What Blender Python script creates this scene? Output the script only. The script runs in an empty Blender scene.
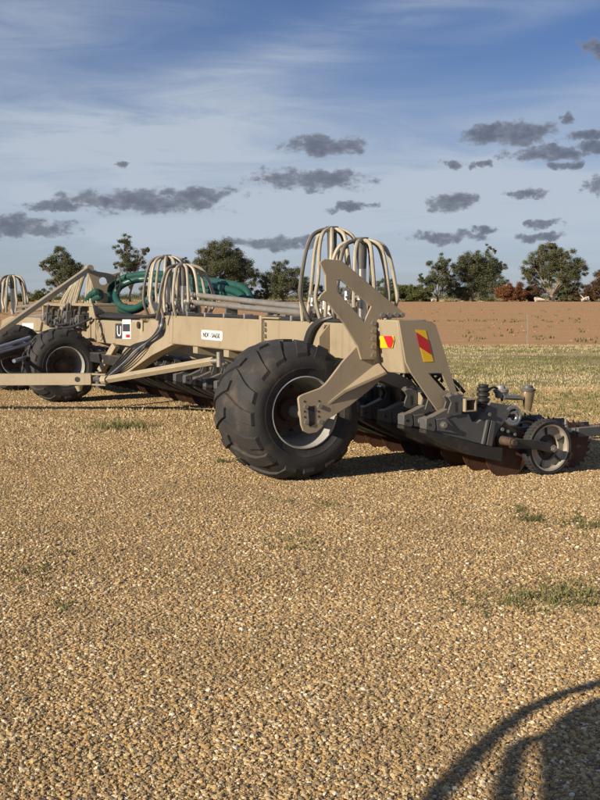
import bpy, bmesh, math, random
from mathutils import Vector, Matrix, noise
R = math.radians
rnd = random.Random(7)
sc = bpy.context.scene
col = sc.collection

# ------------------------------------------------------------------ camera
F, CAM_H, HORIZON = 1109.0, 1.7, 296.0            # focal length in photo pixels, eye height, horizon row
PITCH = math.atan((400 - HORIZON) / F)
cam = bpy.data.cameras.new('camera'); cam_o = bpy.data.objects.new('camera', cam); col.objects.link(cam_o)
cam_o.location = (0, 0, CAM_H); cam_o.rotation_euler = (R(90) - PITCH, 0, 0)
cam.sensor_fit = 'HORIZONTAL'; cam.sensor_width = 36; cam.lens = 36 * F / 600
cam.clip_start = 0.05; cam.clip_end = 6000
sc.camera = cam_o

# ------------------------------------------------------------------ sky, sun, exposure
SUN_EL = R(22); SHX, SHY = 0.785, 0.6195                 # shadows fall this way over the ground
SUN_AZ = math.atan2(-SHX, -SHY)                        # compass-like: from +Y towards +X
w = bpy.data.worlds.new('World'); sc.world = w; w.use_nodes = True
nt = w.node_tree; N = nt.nodes; L = nt.links
for n in list(N): N.remove(n)
def nd(tree, typ, **kw):
    n = tree.nodes.new(typ)
    for k, v in kw.items(): setattr(n, k, v)
    return n
def mth(tree, op, a, b=None, c=None, clamp=False):
    n = tree.nodes.new('ShaderNodeMath'); n.operation = op; n.use_clamp = clamp
    for i, x in enumerate((a, b, c)):
        if x is None: continue
        if isinstance(x, (int, float)): n.inputs[i].default_value = x
        else: tree.links.new(x, n.inputs[i])
    return n.outputs[0]
out = nd(nt, 'ShaderNodeOutputWorld'); bg = nd(nt, 'ShaderNodeBackground'); L.new(bg.outputs[0], out.inputs[0])
sky = nd(nt, 'ShaderNodeTexSky', sky_type='NISHITA', sun_disc=False, sun_elevation=SUN_EL, sun_rotation=SUN_AZ,
         altitude=300, air_density=1.0, dust_density=0.25, ozone_density=4.5)
bg.inputs[1].default_value = 0.054
tc = nd(nt, 'ShaderNodeTexCoord'); sep = nd(nt, 'ShaderNodeSeparateXYZ'); L.new(tc.outputs['Generated'], sep.inputs[0])
dx, dy, dz = sep.outputs
az = mth(nt, 'ARCTAN2', dx, dy); el = mth(nt, 'ARCSINE', dz)
# high thin cloud, laid out on a flat layer overhead
zz = mth(nt, 'ADD', mth(nt, 'MAXIMUM', dz, 0.0), 0.10)
cmb = nd(nt, 'ShaderNodeCombineXYZ'); L.new(mth(nt, 'DIVIDE', dx, zz), cmb.inputs[0]); L.new(mth(nt, 'DIVIDE', dy, zz), cmb.inputs[1])
mp = nd(nt, 'ShaderNodeMapping'); L.new(cmb.outputs[0], mp.inputs[0])
mp.inputs['Scale'].default_value = (0.55, 0.55, 1); mp.inputs['Rotation'].default_value = (0, 0, R(-22)); mp.inputs['Location'].default_value = (1.3, 2.1, 0)
ci = nd(nt, 'ShaderNodeTexNoise'); ci.inputs['Scale'].default_value = 1.0; ci.inputs['Detail'].default_value = 9; ci.inputs['Roughness'].default_value = 0.55; ci.inputs['Distortion'].default_value = 0.9
L.new(mp.outputs[0], ci.inputs['Vector'])
ci_m = nd(nt, 'ShaderNodeMapRange', interpolation_type='SMOOTHSTEP'); L.new(ci.outputs[0], ci_m.inputs[0])
ci_m.inputs[1].default_value = 0.40; ci_m.inputs[2].default_value = 0.70; ci_m.inputs[3].default_value = 0.0; ci_m.inputs[4].default_value = 0.75
lowveil = nd(nt, 'ShaderNodeMapRange', interpolation_type='SMOOTHSTEP'); L.new(el, lowveil.inputs[0])
lowveil.inputs[1].default_value = R(14); lowveil.inputs[2].default_value = R(3); lowveil.inputs[3].default_value = 0.0; lowveil.inputs[4].default_value = 0.40
ae = nd(nt, 'ShaderNodeCombineXYZ'); L.new(az, ae.inputs[0]); L.new(el, ae.inputs[1])
fm = nd(nt, 'ShaderNodeMapping'); fm.inputs['Scale'].default_value = (5, 34, 1); fm.inputs['Rotation'].default_value = (0, 0, R(-9)); L.new(ae.outputs[0], fm.inputs[0])
fn = nd(nt, 'ShaderNodeTexNoise'); fn.inputs['Scale'].default_value = 1.0; fn.inputs['Detail'].default_value = 9; fn.inputs['Roughness'].default_value = .6; fn.inputs['Distortion'].default_value = 1.2; L.new(fm.outputs[0], fn.inputs['Vector'])
acc = None
for (x, y, a, b_, ang, s_) in ((140,138,230,40,4,.95), (330,52,260,24,17,.55), (40,40,170,40,6,.45), (430,185,280,36,3,.75), (300,232,480,34,0,.55), (610,105,120,26,10,.45), (560,20,120,18,14,.35)):
    mq = nd(nt, 'ShaderNodeMapping', vector_type='TEXTURE'); L.new(ae.outputs[0], mq.inputs[0])
    mq.inputs['Location'].default_value = ((x - 300) / F, (HORIZON - y) / F, 0); mq.inputs['Rotation'].default_value = (0, 0, R(ang)); mq.inputs['Scale'].default_value = (a / F, b_ / F, 1)
    dq = nd(nt, 'ShaderNodeVectorMath', operation='DOT_PRODUCT'); L.new(mq.outputs[0], dq.inputs[0]); L.new(mq.outputs[0], dq.inputs[1])
    e_ = mth(nt, 'MULTIPLY', mth(nt, 'EXPONENT', mth(nt, 'MULTIPLY', dq.outputs['Value'], -1.0)), s_)
    acc = e_ if acc is None else mth(nt, 'ADD', acc, e_)
fib = nd(nt, 'ShaderNodeMapRange'); L.new(fn.outputs[0], fib.inputs[0]); fib.inputs[1].default_value = .3; fib.inputs[2].default_value = .7; fib.inputs[3].default_value = .25; fib.inputs[4].default_value = 1.1
bands = mth(nt, 'MULTIPLY', acc, fib.outputs[0])
sideb = nd(nt, 'ShaderNodeMapRange', interpolation_type='SMOOTHSTEP'); L.new(mth(nt, 'MAXIMUM', mth(nt, 'ABSOLUTE', az), mth(nt, 'MULTIPLY', el, 1.0)), sideb.inputs[0]); sideb.inputs[1].default_value = .26; sideb.inputs[2].default_value = .42; sideb.inputs[3].default_value = .35; sideb.inputs[4].default_value = 1.0
veil = mth(nt, 'ADD', mth(nt, 'MULTIPLY', ci_m.outputs[0], sideb.outputs[0]), mth(nt, 'ADD', lowveil.outputs[0], bands))
veil = mth(nt, 'MINIMUM', veil, .92, clamp=True)
tint = nd(nt, 'ShaderNodeMix', data_type='RGBA', blend_type='MULTIPLY'); tint.inputs['Factor'].default_value = 1.0; L.new(sky.outputs[0], tint.inputs['A']); tint.inputs['B'].default_value = (.80, .84, 1.06, 1)
mixc = nd(nt, 'ShaderNodeMix', data_type='RGBA'); L.new(veil, mixc.inputs['Factor']); L.new(tint.outputs['Result'], mixc.inputs['A'])
mixc.inputs['B'].default_value = (6.8, 7.7, 8.9, 1)
# low dark cumulus fragments: azimuth, elevation, half width, half height (photo pixels about the axis)
CL = [(22,231,58,12),(60,211,22,6),(148,205,86,15),(205,195,42,10),(310,182,64,14),(322,149,40,12),(508,141,50,13),(532,160,42,8),
      (580,143,24,7),(560,127,11,6),(592,158,24,9),(452,204,24,11),(444,238,38,7),(541,227,18,5),(536,240,22,5),(592,192,20,12),
      (235,244,36,8),(278,244,24,9),(306,243,16,6),(126,168,10,5),(350,208,24,5),(449,170,14,5),(481,169,12,4),(592,66,26,11),
      (521,197,16,6),(556,171,16,5),(474,231,12,4)]
wp = nd(nt, 'ShaderNodeTexNoise'); wp.inputs['Scale'].default_value = 42; wp.inputs['Detail'].default_value = 5; wp.inputs['Roughness'].default_value = 0.6; L.new(tc.outputs['Generated'], wp.inputs['Vector'])
wo = nd(nt, 'ShaderNodeVectorMath', operation='SUBTRACT'); L.new(wp.outputs['Color'], wo.inputs[0]); wo.inputs[1].default_value = (.5, .5, .5)
ws = nd(nt, 'ShaderNodeVectorMath', operation='MULTIPLY_ADD'); L.new(wo.outputs[0], ws.inputs[0]); ws.inputs[1].default_value = (.055, .022, 0); L.new(ae.outputs[0], ws.inputs[2])
wn = nd(nt, 'ShaderNodeTexNoise'); wn.inputs['Scale'].default_value = 70; wn.inputs['Detail'].default_value = 6; wn.inputs['Roughness'].default_value = 0.62
st = nd(nt, 'ShaderNodeMapping'); st.inputs['Scale'].default_value = (1, 1, 1.8); L.new(tc.outputs['Generated'], st.inputs[0]); L.new(st.outputs[0], wn.inputs['Vector'])
nz = mth(nt, 'SUBTRACT', wn.outputs[0], 0.5)
best = None
for (x, y, a, b_) in CL:
    a *= 1.0; b_ *= .92
    caz = (x - 300) / F; cel = (HORIZON - y) / F
    v1 = nd(nt, 'ShaderNodeVectorMath', operation='MULTIPLY_ADD'); L.new(ws.outputs[0], v1.inputs[0]); v1.inputs[1].default_value = (F / a, F / b_, 0); v1.inputs[2].default_value = (-caz * F / a, -cel * F / b_, 0)
    v2 = nd(nt, 'ShaderNodeVectorMath', operation='DOT_PRODUCT'); L.new(v1.outputs[0], v2.inputs[0]); L.new(v1.outputs[0], v2.inputs[1])
    best = v2.outputs['Value'] if best is None else mth(nt, 'MINIMUM', best, v2.outputs['Value'])
# the same kind of broken cloud goes on all the way round
on = nd(nt, 'ShaderNodeTexNoise'); on.inputs['Scale'].default_value = 1.0; on.inputs['Detail'].default_value = 4
om = nd(nt, 'ShaderNodeMapping'); om.inputs['Scale'].default_value = (9, 26, 1); L.new(ae.outputs[0], om.inputs[0]); L.new(om.outputs[0], on.inputs['Vector'])
side = rng_ = nd(nt, 'ShaderNodeMapRange'); L.new(mth(nt, 'ABSOLUTE', az), side.inputs[0]); side.inputs[1].default_value = .29; side.inputs[2].default_value = .36; side.inputs[3].default_value = -3; side.inputs[4].default_value = 0
elw = nd(nt, 'ShaderNodeMapRange'); L.new(el, elw.inputs[0]); elw.inputs[1].default_value = .2; elw.inputs[2].default_value = .32; elw.inputs[3].default_value = 0; elw.inputs[4].default_value = -3
oth = mth(nt, 'ADD', mth(nt, 'ADD', mth(nt, 'MULTIPLY', mth(nt, 'SUBTRACT', on.outputs[0], .60), 9.0), side.outputs[0]), elw.outputs[0])
best = mth(nt, 'MAXIMUM', mth(nt, 'SUBTRACT', 1.0, best), oth)
den = mth(nt, 'MULTIPLY_ADD', nz, 3.4, best)
cm = nd(nt, 'ShaderNodeMapRange', interpolation_type='SMOOTHSTEP'); L.new(den, cm.inputs[0])
cm.inputs[1].default_value = -0.3; cm.inputs[2].default_value = 0.65; cm.inputs[3].default_value = 0; cm.inputs[4].default_value = 0.84
mixd = nd(nt, 'ShaderNodeMix', data_type='RGBA'); L.new(cm.outputs[0], mixd.inputs['Factor']); L.new(mixc.outputs['Result'], mixd.inputs['A'])
cramp = nd(nt, 'ShaderNodeMix', data_type='RGBA'); L.new(mth(nt, 'MULTIPLY_ADD', den, .85, 0.0, clamp=True), cramp.inputs['Factor'])
cramp.inputs['A'].default_value = (3.3, 3.6, 4.4, 1); cramp.inputs['B'].default_value = (1.45, 1.65, 2.3, 1)
L.new(cramp.outputs['Result'], mixd.inputs['B'])
L.new(mixd.outputs['Result'], bg.inputs[0])
w.cycles.sampling_method = 'MANUAL'; w.cycles.sample_map_resolution = 512

sun = bpy.data.lights.new('sun', 'SUN'); sun.energy = 5.0; sun.angle = R(0.53); sun.color = (1.0, 0.87, 0.68)
sun_o = bpy.data.objects.new('sun', sun); col.objects.link(sun_o)
sdir = Vector((SHX * math.cos(SUN_EL), SHY * math.cos(SUN_EL), -math.sin(SUN_EL)))
sun_o.rotation_euler = sdir.to_track_quat('-Z', 'Y').to_euler(); sun_o.location = (-8, -10, 8)
sc.view_settings.view_transform = 'Standard'; sc.view_settings.look = 'None'
sc.view_settings.exposure = 0.42; sc.view_settings.gamma = 1; sc.view_settings.use_curve_mapping = False
sc.render.resolution_x = 768; sc.render.resolution_y = 1024
sc.render.engine = 'CYCLES'; sc.cycles.max_bounces = 5; sc.cycles.diffuse_bounces = 3

# ------------------------------------------------------------------ pixel -> direction helpers
cp_, sp_ = math.cos(PITCH), math.sin(PITCH)
def ray(px, py):
    x = (px - 300) / F; y = -(py - 400) / F
    return Vector((x, cp_ + y * sp_, -sp_ + y * cp_))
CAMP = Vector((0, 0, CAM_H))
def hit(px, py, n, d):
    r = ray(px, py); t = (d - n.dot(CAMP)) / n.dot(r); return CAMP + r * t
def ground(px, py, z=0.0): return hit(px, py, Vector((0, 0, 1)), z)
# the seeder's own axes: u outward along the bar, v to the rear, z up; origin below its outer wheel
TH = R(27)
AU = Vector((math.sin(TH), -math.cos(TH), 0)); AV = Vector((math.cos(TH), math.sin(TH), 0))
ORG = Vector((-0.09, 10.36, 0))
def U(px, py, u):
    P = hit(px, py, AU, AU.dot(ORG) + u) - ORG; return (u, P.dot(AV), P.z)
def V(px, py, v):
    P = hit(px, py, AV, AV.dot(ORG) + v) - ORG; return (P.dot(AU), v, P.z)
def Zp(px, py, z):
    P = ground(px, py, z) - ORG; return (P.dot(AU), P.dot(AV), z)
def W2M(x, y, z):
    P = Vector((x, y, z)) - ORG; return (P.dot(AU), P.dot(AV), z)

# ------------------------------------------------------------------ materials
MATS = {}
def material(name, c1, c2=None, rough=0.6, metal=0.0, scale=6.0, detail=6, bump=0.0, bscale=40, spec=0.5, dirt=None, dirt_amt=0.5, dirt_scale=3.0, coord='Object'):
    m = bpy.data.materials.new(name); m.use_nodes = True; t = m.node_tree
    b = t.nodes['Principled BSDF']; b.inputs['Roughness'].default_value = rough; b.inputs['Metallic'].default_value = metal
    b.inputs['Specular IOR Level'].default_value = spec
    tcn = nd(t, 'ShaderNodeTexCoord'); co = tcn.outputs[coord]
    no = nd(t, 'ShaderNodeTexNoise'); no.inputs['Scale'].default_value = scale; no.inputs['Detail'].default_value = detail; t.links.new(co, no.inputs['Vector'])
    mx = nd(t, 'ShaderNodeMix', data_type='RGBA'); mx.inputs['A'].default_value = (*c1, 1); mx.inputs['B'].default_value = (*(c2 or c1), 1)
    mr = nd(t, 'ShaderNodeMapRange'); mr.inputs[1].default_value = .3; mr.inputs[2].default_value = .7; t.links.new(no.outputs[0], mr.inputs[0]); t.links.new(mr.outputs[0], mx.inputs['Factor'])
    cur = mx.outputs['Result']
    if dirt:
        n2 = nd(t, 'ShaderNodeTexNoise'); n2.inputs['Scale'].default_value = dirt_scale; n2.inputs['Detail'].default_value = 10; n2.inputs['Roughness'].default_value = .68; t.links.new(co, n2.inputs['Vector'])
        r2 = nd(t, 'ShaderNodeMapRange', interpolation_type='SMOOTHSTEP'); r2.inputs[1].default_value = .5; r2.inputs[2].default_value = .72; r2.inputs[4].default_value = dirt_amt; t.links.new(n2.outputs[0], r2.inputs[0])
        m2 = nd(t, 'ShaderNodeMix', data_type='RGBA'); t.links.new(r2.outputs[0], m2.inputs['Factor']); t.links.new(cur, m2.inputs['A']); m2.inputs['B'].default_value = (*dirt, 1); cur = m2.outputs['Result']
        rr = nd(t, 'ShaderNodeMapRange'); rr.inputs[3].default_value = rough; rr.inputs[4].default_value = min(1, rough + .3); t.links.new(r2.outputs[0], rr.inputs[0]); t.links.new(rr.outputs[0], b.inputs['Roughness'])
    if name in ('tan_paint', 'tan_bar'):
        ms = nd(t, 'ShaderNodeMapping'); ms.inputs['Scale'].default_value = (9, 9, .8); t.links.new(co, ms.inputs[0])
        n5 = nd(t, 'ShaderNodeTexNoise'); n5.inputs['Scale'].default_value = 1.6; n5.inputs['Detail'].default_value = 7; t.links.new(ms.outputs[0], n5.inputs['Vector'])
        m5 = nd(t, 'ShaderNodeMix', data_type='RGBA'); r5 = nd(t, 'ShaderNodeMapRange', interpolation_type='SMOOTHSTEP'); r5.inputs[1].default_value = .56; r5.inputs[2].default_value = .78; r5.inputs[4].default_value = .45; t.links.new(n5.outputs[0], r5.inputs[0])
        t.links.new(r5.outputs[0], m5.inputs['Factor']); t.links.new(cur, m5.inputs['A']); m5.inputs['B'].default_value = (.20, .145, .095, 1); cur = m5.outputs['Result']
        n6 = nd(t, 'ShaderNodeTexNoise'); n6.inputs['Scale'].default_value = 38; n6.inputs['Detail'].default_value = 4; t.links.new(co, n6.inputs['Vector'])
        r6 = nd(t, 'ShaderNodeMapRange'); r6.inputs[1].default_value = .71; r6.inputs[2].default_value = .74; r6.inputs[4].default_value = .8; t.links.new(n6.outputs[0], r6.inputs[0])
        m6 = nd(t, 'ShaderNodeMix', data_type='RGBA'); t.links.new(r6.outputs[0], m6.inputs['Factor']); t.links.new(cur, m6.inputs['A']); m6.inputs['B'].default_value = (.13, .085, .055, 1); cur = m6.outputs['Result']
    if name in ('tan_paint', 'grey_paint', 'black_paint', 'tan_bar'):
        gn = nd(t, 'ShaderNodeNewGeometry'); sx_ = nd(t, 'ShaderNodeSeparateXYZ'); t.links.new(gn.outputs['Normal'], sx_.inputs[0])
        n4 = nd(t, 'ShaderNodeTexNoise'); n4.inputs['Scale'].default_value = 11; n4.inputs['Detail'].default_value = 8; t.links.new(co, n4.inputs['Vector'])
        du_ = mth(t, 'MULTIPLY', mth(t, 'MULTIPLY_ADD', sx_.outputs[2], .9, -.15, clamp=True), mth(t, 'MULTIPLY', n4.outputs[0], .95), clamp=True)
        m4 = nd(t, 'ShaderNodeMix', data_type='RGBA'); t.links.new(du_, m4.inputs['Factor']); t.links.new(cur, m4.inputs['A']); m4.inputs['B'].default_value = (.27, .20, .13, 1); cur = m4.outputs['Result']
    t.links.new(cur, b.inputs['Base Color'])
    if bump:
        n3 = nd(t, 'ShaderNodeTexNoise'); n3.inputs['Scale'].default_value = bscale; n3.inputs['Detail'].default_value = 5; t.links.new(co, n3.inputs['Vector'])
        bp = nd(t, 'ShaderNodeBump'); bp.inputs['Strength'].default_value = bump; bp.inputs['Distance'].default_value = .01; t.links.new(n3.outputs[0], bp.inputs['Height']); t.links.new(bp.outputs[0], b.inputs['Normal'])
    MATS[name] = m
    return m
material('tan_paint', (.345, .285, .195), (.31, .255, .172), rough=.48, scale=2.2, dirt=(.22, .165, .11), dirt_amt=.6, dirt_scale=1.7, bump=.05, bscale=90)
material('tan_bar', (.42, .355, .25), (.38, .32, .22), rough=.45, scale=3, dirt=(.27, .21, .14), dirt_amt=.4, dirt_scale=4)
material('hose_cream', (.44, .395, .305), (.34, .30, .225), rough=.5, scale=9, dirt=(.22, .18, .13), dirt_amt=.5, dirt_scale=12)
material('grey_paint', (.075, .079, .083), (.10, .10, .098), rough=.5, scale=6, dirt=(.17, .135, .10), dirt_amt=.55, dirt_scale=9, bump=.1, bscale=60)
material('black_paint', (.02, .02, .021), (.032, .03, .028), rough=.55, scale=8, dirt=(.10, .075, .055), dirt_amt=.5, dirt_scale=7)
material('rubber', (.020, .020, .021), (.034, .032, .030), rough=.75, scale=5, dirt=(.12, .09, .062), dirt_amt=.55, dirt_scale=4.5, bump=.25, bscale=55)
material('rubber_wheel', (.022, .022, .023), (.034, .032, .03), rough=.7, scale=9, dirt=(.10, .08, .06), dirt_amt=.35, dirt_scale=9)
material('rim_paint', (.50, .50, .49), (.38, .36, .33), rough=.42, metal=.35, scale=6, dirt=(.16, .10, .06), dirt_amt=.6, dirt_scale=6)
material('rust', (.11, .046, .024), (.06, .028, .017), rough=.72, scale=14, dirt=(.15, .10, .065), dirt_amt=.5, dirt_scale=10, bump=.2, bscale=50)
material('hub_rust', (.10, .06, .04), (.05, .035, .027), rough=.75, scale=16, dirt=(.19, .12, .07), dirt_amt=.6, dirt_scale=14)
material('steel', (.55, .54, .52), (.40, .385, .36), rough=.32, metal=.9, scale=8, dirt=(.22, .18, .14), dirt_amt=.5, dirt_scale=6)
material('pipe_steel', (.40, .375, .33), (.30, .28, .25), rough=.38, metal=.55, scale=7, dirt=(.20, .16, .12), dirt_amt=.6, dirt_scale=5)
material('zinc_bolt', (.36, .345, .31), (.25, .23, .20), rough=.45, metal=.6, scale=20)
material('brass', (.36, .28, .17), (.26, .2, .12), rough=.4, metal=.5, scale=12, dirt=(.14, .1, .07), dirt_amt=.5, dirt_scale=14)
material('green_hose', (.016, .088, .070), (.02, .066, .057), rough=.38, scale=7, dirt=(.10, .12, .09), dirt_amt=.35, dirt_scale=6)
material('black_hose', (.016, .016, .017), (.03, .028, .026), rough=.5, scale=12)
material('white_print', (.80, .80, .77), (.74, .73, .69), rough=.45, scale=20)
material('dark_print', (.03, .033, .05), (.045, .05, .065), rough=.5, scale=20)
material('reflective_yellow', (.85, .52, .02), (.78, .47, .02), rough=.3, scale=30)
material('reflective_red', (.55, .022, .03), (.46, .02, .028), rough=.3, scale=30)
material('blue_steel', (.36, .40, .50), (.26, .30, .38), rough=.3, metal=.5, scale=6)
material('bark', (.34, .29, .23), (.15, .12, .095), rough=.85, scale=.8, bump=.4, bscale=6)
material('dead_wood', (.62, .57, .50), (.45, .40, .34), rough=.85, scale=1.2)
material('galvanised', (.32, .32, .31), (.22, .21, .2), rough=.6, metal=.3, scale=10)

# ------------------------------------------------------------------ mesh builder
class MB:
    def __init__(s): s.v = []; s.f = []; s.smooth = []
    def add(s, vs, fs, sm=False):
        o = len(s.v); s.v += [tuple(p) for p in vs]; s.f += [tuple(i + o for i in f) for f in fs]; s.smooth += [sm] * len(fs); return s
    def box(s, a, b):
        (x0, y0, z0), (x1, y1, z1) = a, b
        vs = [(x0,y0,z0),(x1,y0,z0),(x1,y1,z0),(x0,y1,z0),(x0,y0,z1),(x1,y0,z1),(x1,y1,z1),(x0,y1,z1)]
        return s.add(vs, [(0,3,2,1),(4,5,6,7),(0,1,5,4),(1,2,6,5),(2,3,7,6),(3,0,4,7)])
    def prism(s, pts, off):                       # polygon of 3D points, swept by off
        n = len(pts); off = Vector(off)
        a = [Vector(p) for p in pts]; b = [p + off for p in a]
        nrm = Vector((0, 0, 0))
        for i in range(n): nrm += a[i].cross(a[(i + 1) % n])
        if nrm.dot(off) > 0: a.reverse(); b.reverse()
        return s.add(a + b, [tuple(range(n)), tuple(range(2 * n - 1, n - 1, -1))] + [(i, i + n, (i + 1) % n + n, (i + 1) % n) for i in range(n)])
    def tube(s, pts, r, n=8, closed=False, cap=True, rfn=None):
        P = [Vector(p) for p in pts]; m = len(P); up = None; vs = []
        for i in range(m):
            if closed: t = P[(i + 1) % m] - P[i - 1]
            else: t = P[min(i + 1, m - 1)] - P[max(i - 1, 0)]
            t.normalize()
            if up is None:
                up = Vector((0, 0, 1)) if abs(t.z) < .9 else Vector((1, 0, 0))
            up = (up - t * up.dot(t)); up.normalize() if up.length > 1e-6 else None
            sd = t.cross(up); rr = rfn(i / max(1, m - 1)) if rfn else (r[i] if isinstance(r, (list, tuple)) else r)
            for k in range(n):
                a = 2 * math.pi * k / n; vs.append(P[i] + (up * math.cos(a) + sd * math.sin(a)) * rr)
        fs = []; mm = m if closed else m - 1
        for i in range(mm):
            j = (i + 1) % m
            for k in range(n):
                k2 = (k + 1) % n; fs.append((i*n+k, i*n+k2, j*n+k2, j*n+k))
        s.add(vs, fs, True)
        if cap and not closed:
            o = len(s.v) - m * n
            s.f.append(tuple(o + k for k in range(n - 1, -1, -1))); s.f.append(tuple(o + (m-1)*n + k for k in range(n))); s.smooth += [False, False]
        return s
    def cyl(s, a, b, r, r2=None, n=12):
        return s.tube([a, b], [r, r if r2 is None else r2], n)
    def lathe(s, c, prof, n=32, axis='x', sm=True, teeth=None):   # prof = [(axial, radius)], closed ring of profile points
        vs = []; m = len(prof)
        for i in range(n):
            a = 2 * math.pi * i / n
            for (x, r) in prof:
                if axis == 'x': vs.append((c[0] + x, c[1] + r * math.cos(a), c[2] + r * math.sin(a)))
                else: vs.append((c[0] + r * math.cos(a), c[1] + r * math.sin(a), c[2] + x))
        fs = []
        for i in range(n):
            j = (i + 1) % n
            for k in range(m - 1):
                f = (i*m+k, i*m+k+1, j*m+k+1, j*m+k)
                fs.append(f if axis == 'x' else f)
        return s.add(vs, fs, sm)
    def bolt(s, c, d, r, h=None):                                # hex head along d
        c = Vector(c); d = Vector(d); return s.tube([c, c + d.normalized() * (h or r * 1.1)], r, 6)
    def build(s, name, mat, parent=None, bevel=0, loc=None, auto=True, angle=35):
        me = bpy.data.meshes.new(name); me.from_pydata(s.v, [], s.f)
        me.polygons.foreach_set('use_smooth', s.smooth); me.update()
        bm = bmesh.new(); bm.from_mesh(me); bmesh.ops.remove_doubles(bm, verts=bm.verts, dist=1e-6); bmesh.ops.recalc_face_normals(bm, faces=bm.faces); bm.to_mesh(me); bm.free()
        if isinstance(mat, str): mat = MATS[mat]
        me.materials.append(mat)
        try: me.set_sharp_from_angle(angle=R(angle))
        except Exception: pass
        o = bpy.data.objects.new(name, me); col.objects.link(o)
        if parent: o.parent = parent
        if loc: o.location = loc
        if bevel:
            b = o.modifiers.new('bevel', 'BEVEL'); b.width = bevel; b.segments = 2; b.limit_method = 'ANGLE'; b.angle_limit = R(40); b.harden_normals = False
        return o
def tag(o, label=None, cat=None, group=None, kind=None):
    if label: o['label'] = label
    if cat: o['category'] = cat
    if group: o['group'] = group
    if kind: o['kind'] = kind
    return o
def empty(name, loc=(0, 0, 0), rz=0):
    o = bpy.data.objects.new(name, None); o.empty_display_size = .2; col.objects.link(o); o.location = loc; o.rotation_euler = (0, 0, rz); return o
def kids(o): return [c for c in bpy.data.objects if c.parent == o]
def copy_tree(o, parent=None, children=None):
    c = o.copy(); col.objects.link(c); c.parent = parent
    for ch in kids(o): copy_tree(ch, c)
    return c
def spline(pts, n=12):                                          # Catmull-Rom through points
    P = [Vector(p) for p in pts]; P = [P[0] * 2 - P[1]] + P + [P[-1] * 2 - P[-2]]; o = []
    for i in range(1, len(P) - 2):
        for k in range(n):
            t = k / n; a, b, c, d = P[i-1], P[i], P[i+1], P[i+2]
            o.append(.5 * ((2*b) + (c - a)*t + (2*a - 5*b + 4*c - d)*t*t + (3*b - a - 3*c + d)*t**3))
    o.append(P[-2]); return o
# ------------------------------------------------------------------ ground
def ground_mat(name, build):
    m = bpy.data.materials.new(name); m.use_nodes = True; t = m.node_tree; b = t.nodes['Principled BSDF']
    b.inputs['Roughness'].default_value = .95; b.inputs['Specular IOR Level'].default_value = .05
    build(t, b); MATS[name] = m; return m
def ramp(t, fac, stops, interp='LINEAR'):
    r = nd(t, 'ShaderNodeValToRGB'); r.color_ramp.interpolation = interp
    e = r.color_ramp.elements
    while len(e) < len(stops): e.new(.5)
    for i, (p, c) in enumerate(stops): e[i].position = p; e[i].color = (*c, 1)
    t.links.new(fac, r.inputs[0]); return r.outputs[0]
def noise_n(t, co, scale, detail=6, rough=.55, dist=0):
    n = nd(t, 'ShaderNodeTexNoise'); n.inputs['Scale'].default_value = scale; n.inputs['Detail'].default_value = detail; n.inputs['Roughness'].default_value = rough; n.inputs['Distortion'].default_value = dist
    t.links.new(co, n.inputs['Vector']); return n.outputs[0]
STONE = [(0, (.36, .245, .130)), (.14, (0.506, 0.360, 0.180)), (.28, (0.319, 0.218, 0.118)), (.40, (0.572, 0.425, 0.232)), (.52, (0.440, 0.289, 0.129)), (.62, (0.275, 0.213, 0.139)),
         (.70, (0.550, 0.392, 0.196)), (.80, (0.627, 0.501, 0.309)), (.88, (0.187, 0.158, 0.124)), (.92, (0.506, 0.305, 0.108)), (.955, (0.814, 0.719, 0.536))]
def mixrgb(t, f, a, b, mode='MIX'):
    m = nd(t, 'ShaderNodeMix', data_type='RGBA', blend_type=mode)
    for k, x in (('Factor', f), ('A', a), ('B', b)):
        if isinstance(x, (int, float)): m.inputs[k].default_value = x
        elif isinstance(x, tuple): m.inputs[k].default_value = (*x, 1)
        else: t.links.new(x, m.inputs[k])
    return m.outputs['Result']
def rng(t, x, a, b, c=0., d=1.):
    r = nd(t, 'ShaderNodeMapRange', interpolation_type='SMOOTHSTEP'); t.links.new(x, r.inputs[0])
    for i, q in enumerate((a, b, c, d)): r.inputs[i + 1].default_value = q
    return r.outputs[0]
def b_gravel(t, b):
    co = nd(t, 'ShaderNodeTexCoord').outputs['Object']
    v = nd(t, 'ShaderNodeTexVoronoi'); v.inputs['Scale'].default_value = 125; t.links.new(co, v.inputs['Vector'])
    sp = nd(t, 'ShaderNodeSeparateColor'); t.links.new(v.outputs['Color'], sp.inputs[0])
    c = ramp(t, sp.outputs[0], STONE, 'CONSTANT')
    edge = rng(t, v.outputs['Distance'], .35, .75)
    c = mixrgb(t, mth(t, 'MULTIPLY', edge, .6), c, (.13, .09, .055))
    big = noise_n(t, co, .55, 5, .6)
    c = mixrgb(t, rng(t, big, .35, .7, 0, .35), c, (.20, .145, .09))
    t.links.new(c, b.inputs['Base Color'])
    h = mth(t, 'SUBTRACT', 1.0, v.outputs['Distance'])
    bp = nd(t, 'ShaderNodeBump'); bp.inputs['Strength'].default_value = .9; bp.inputs['Distance'].default_value = .008; t.links.new(h, bp.inputs['Height']); t.links.new(bp.outputs[0], b.inputs['Normal'])
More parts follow.
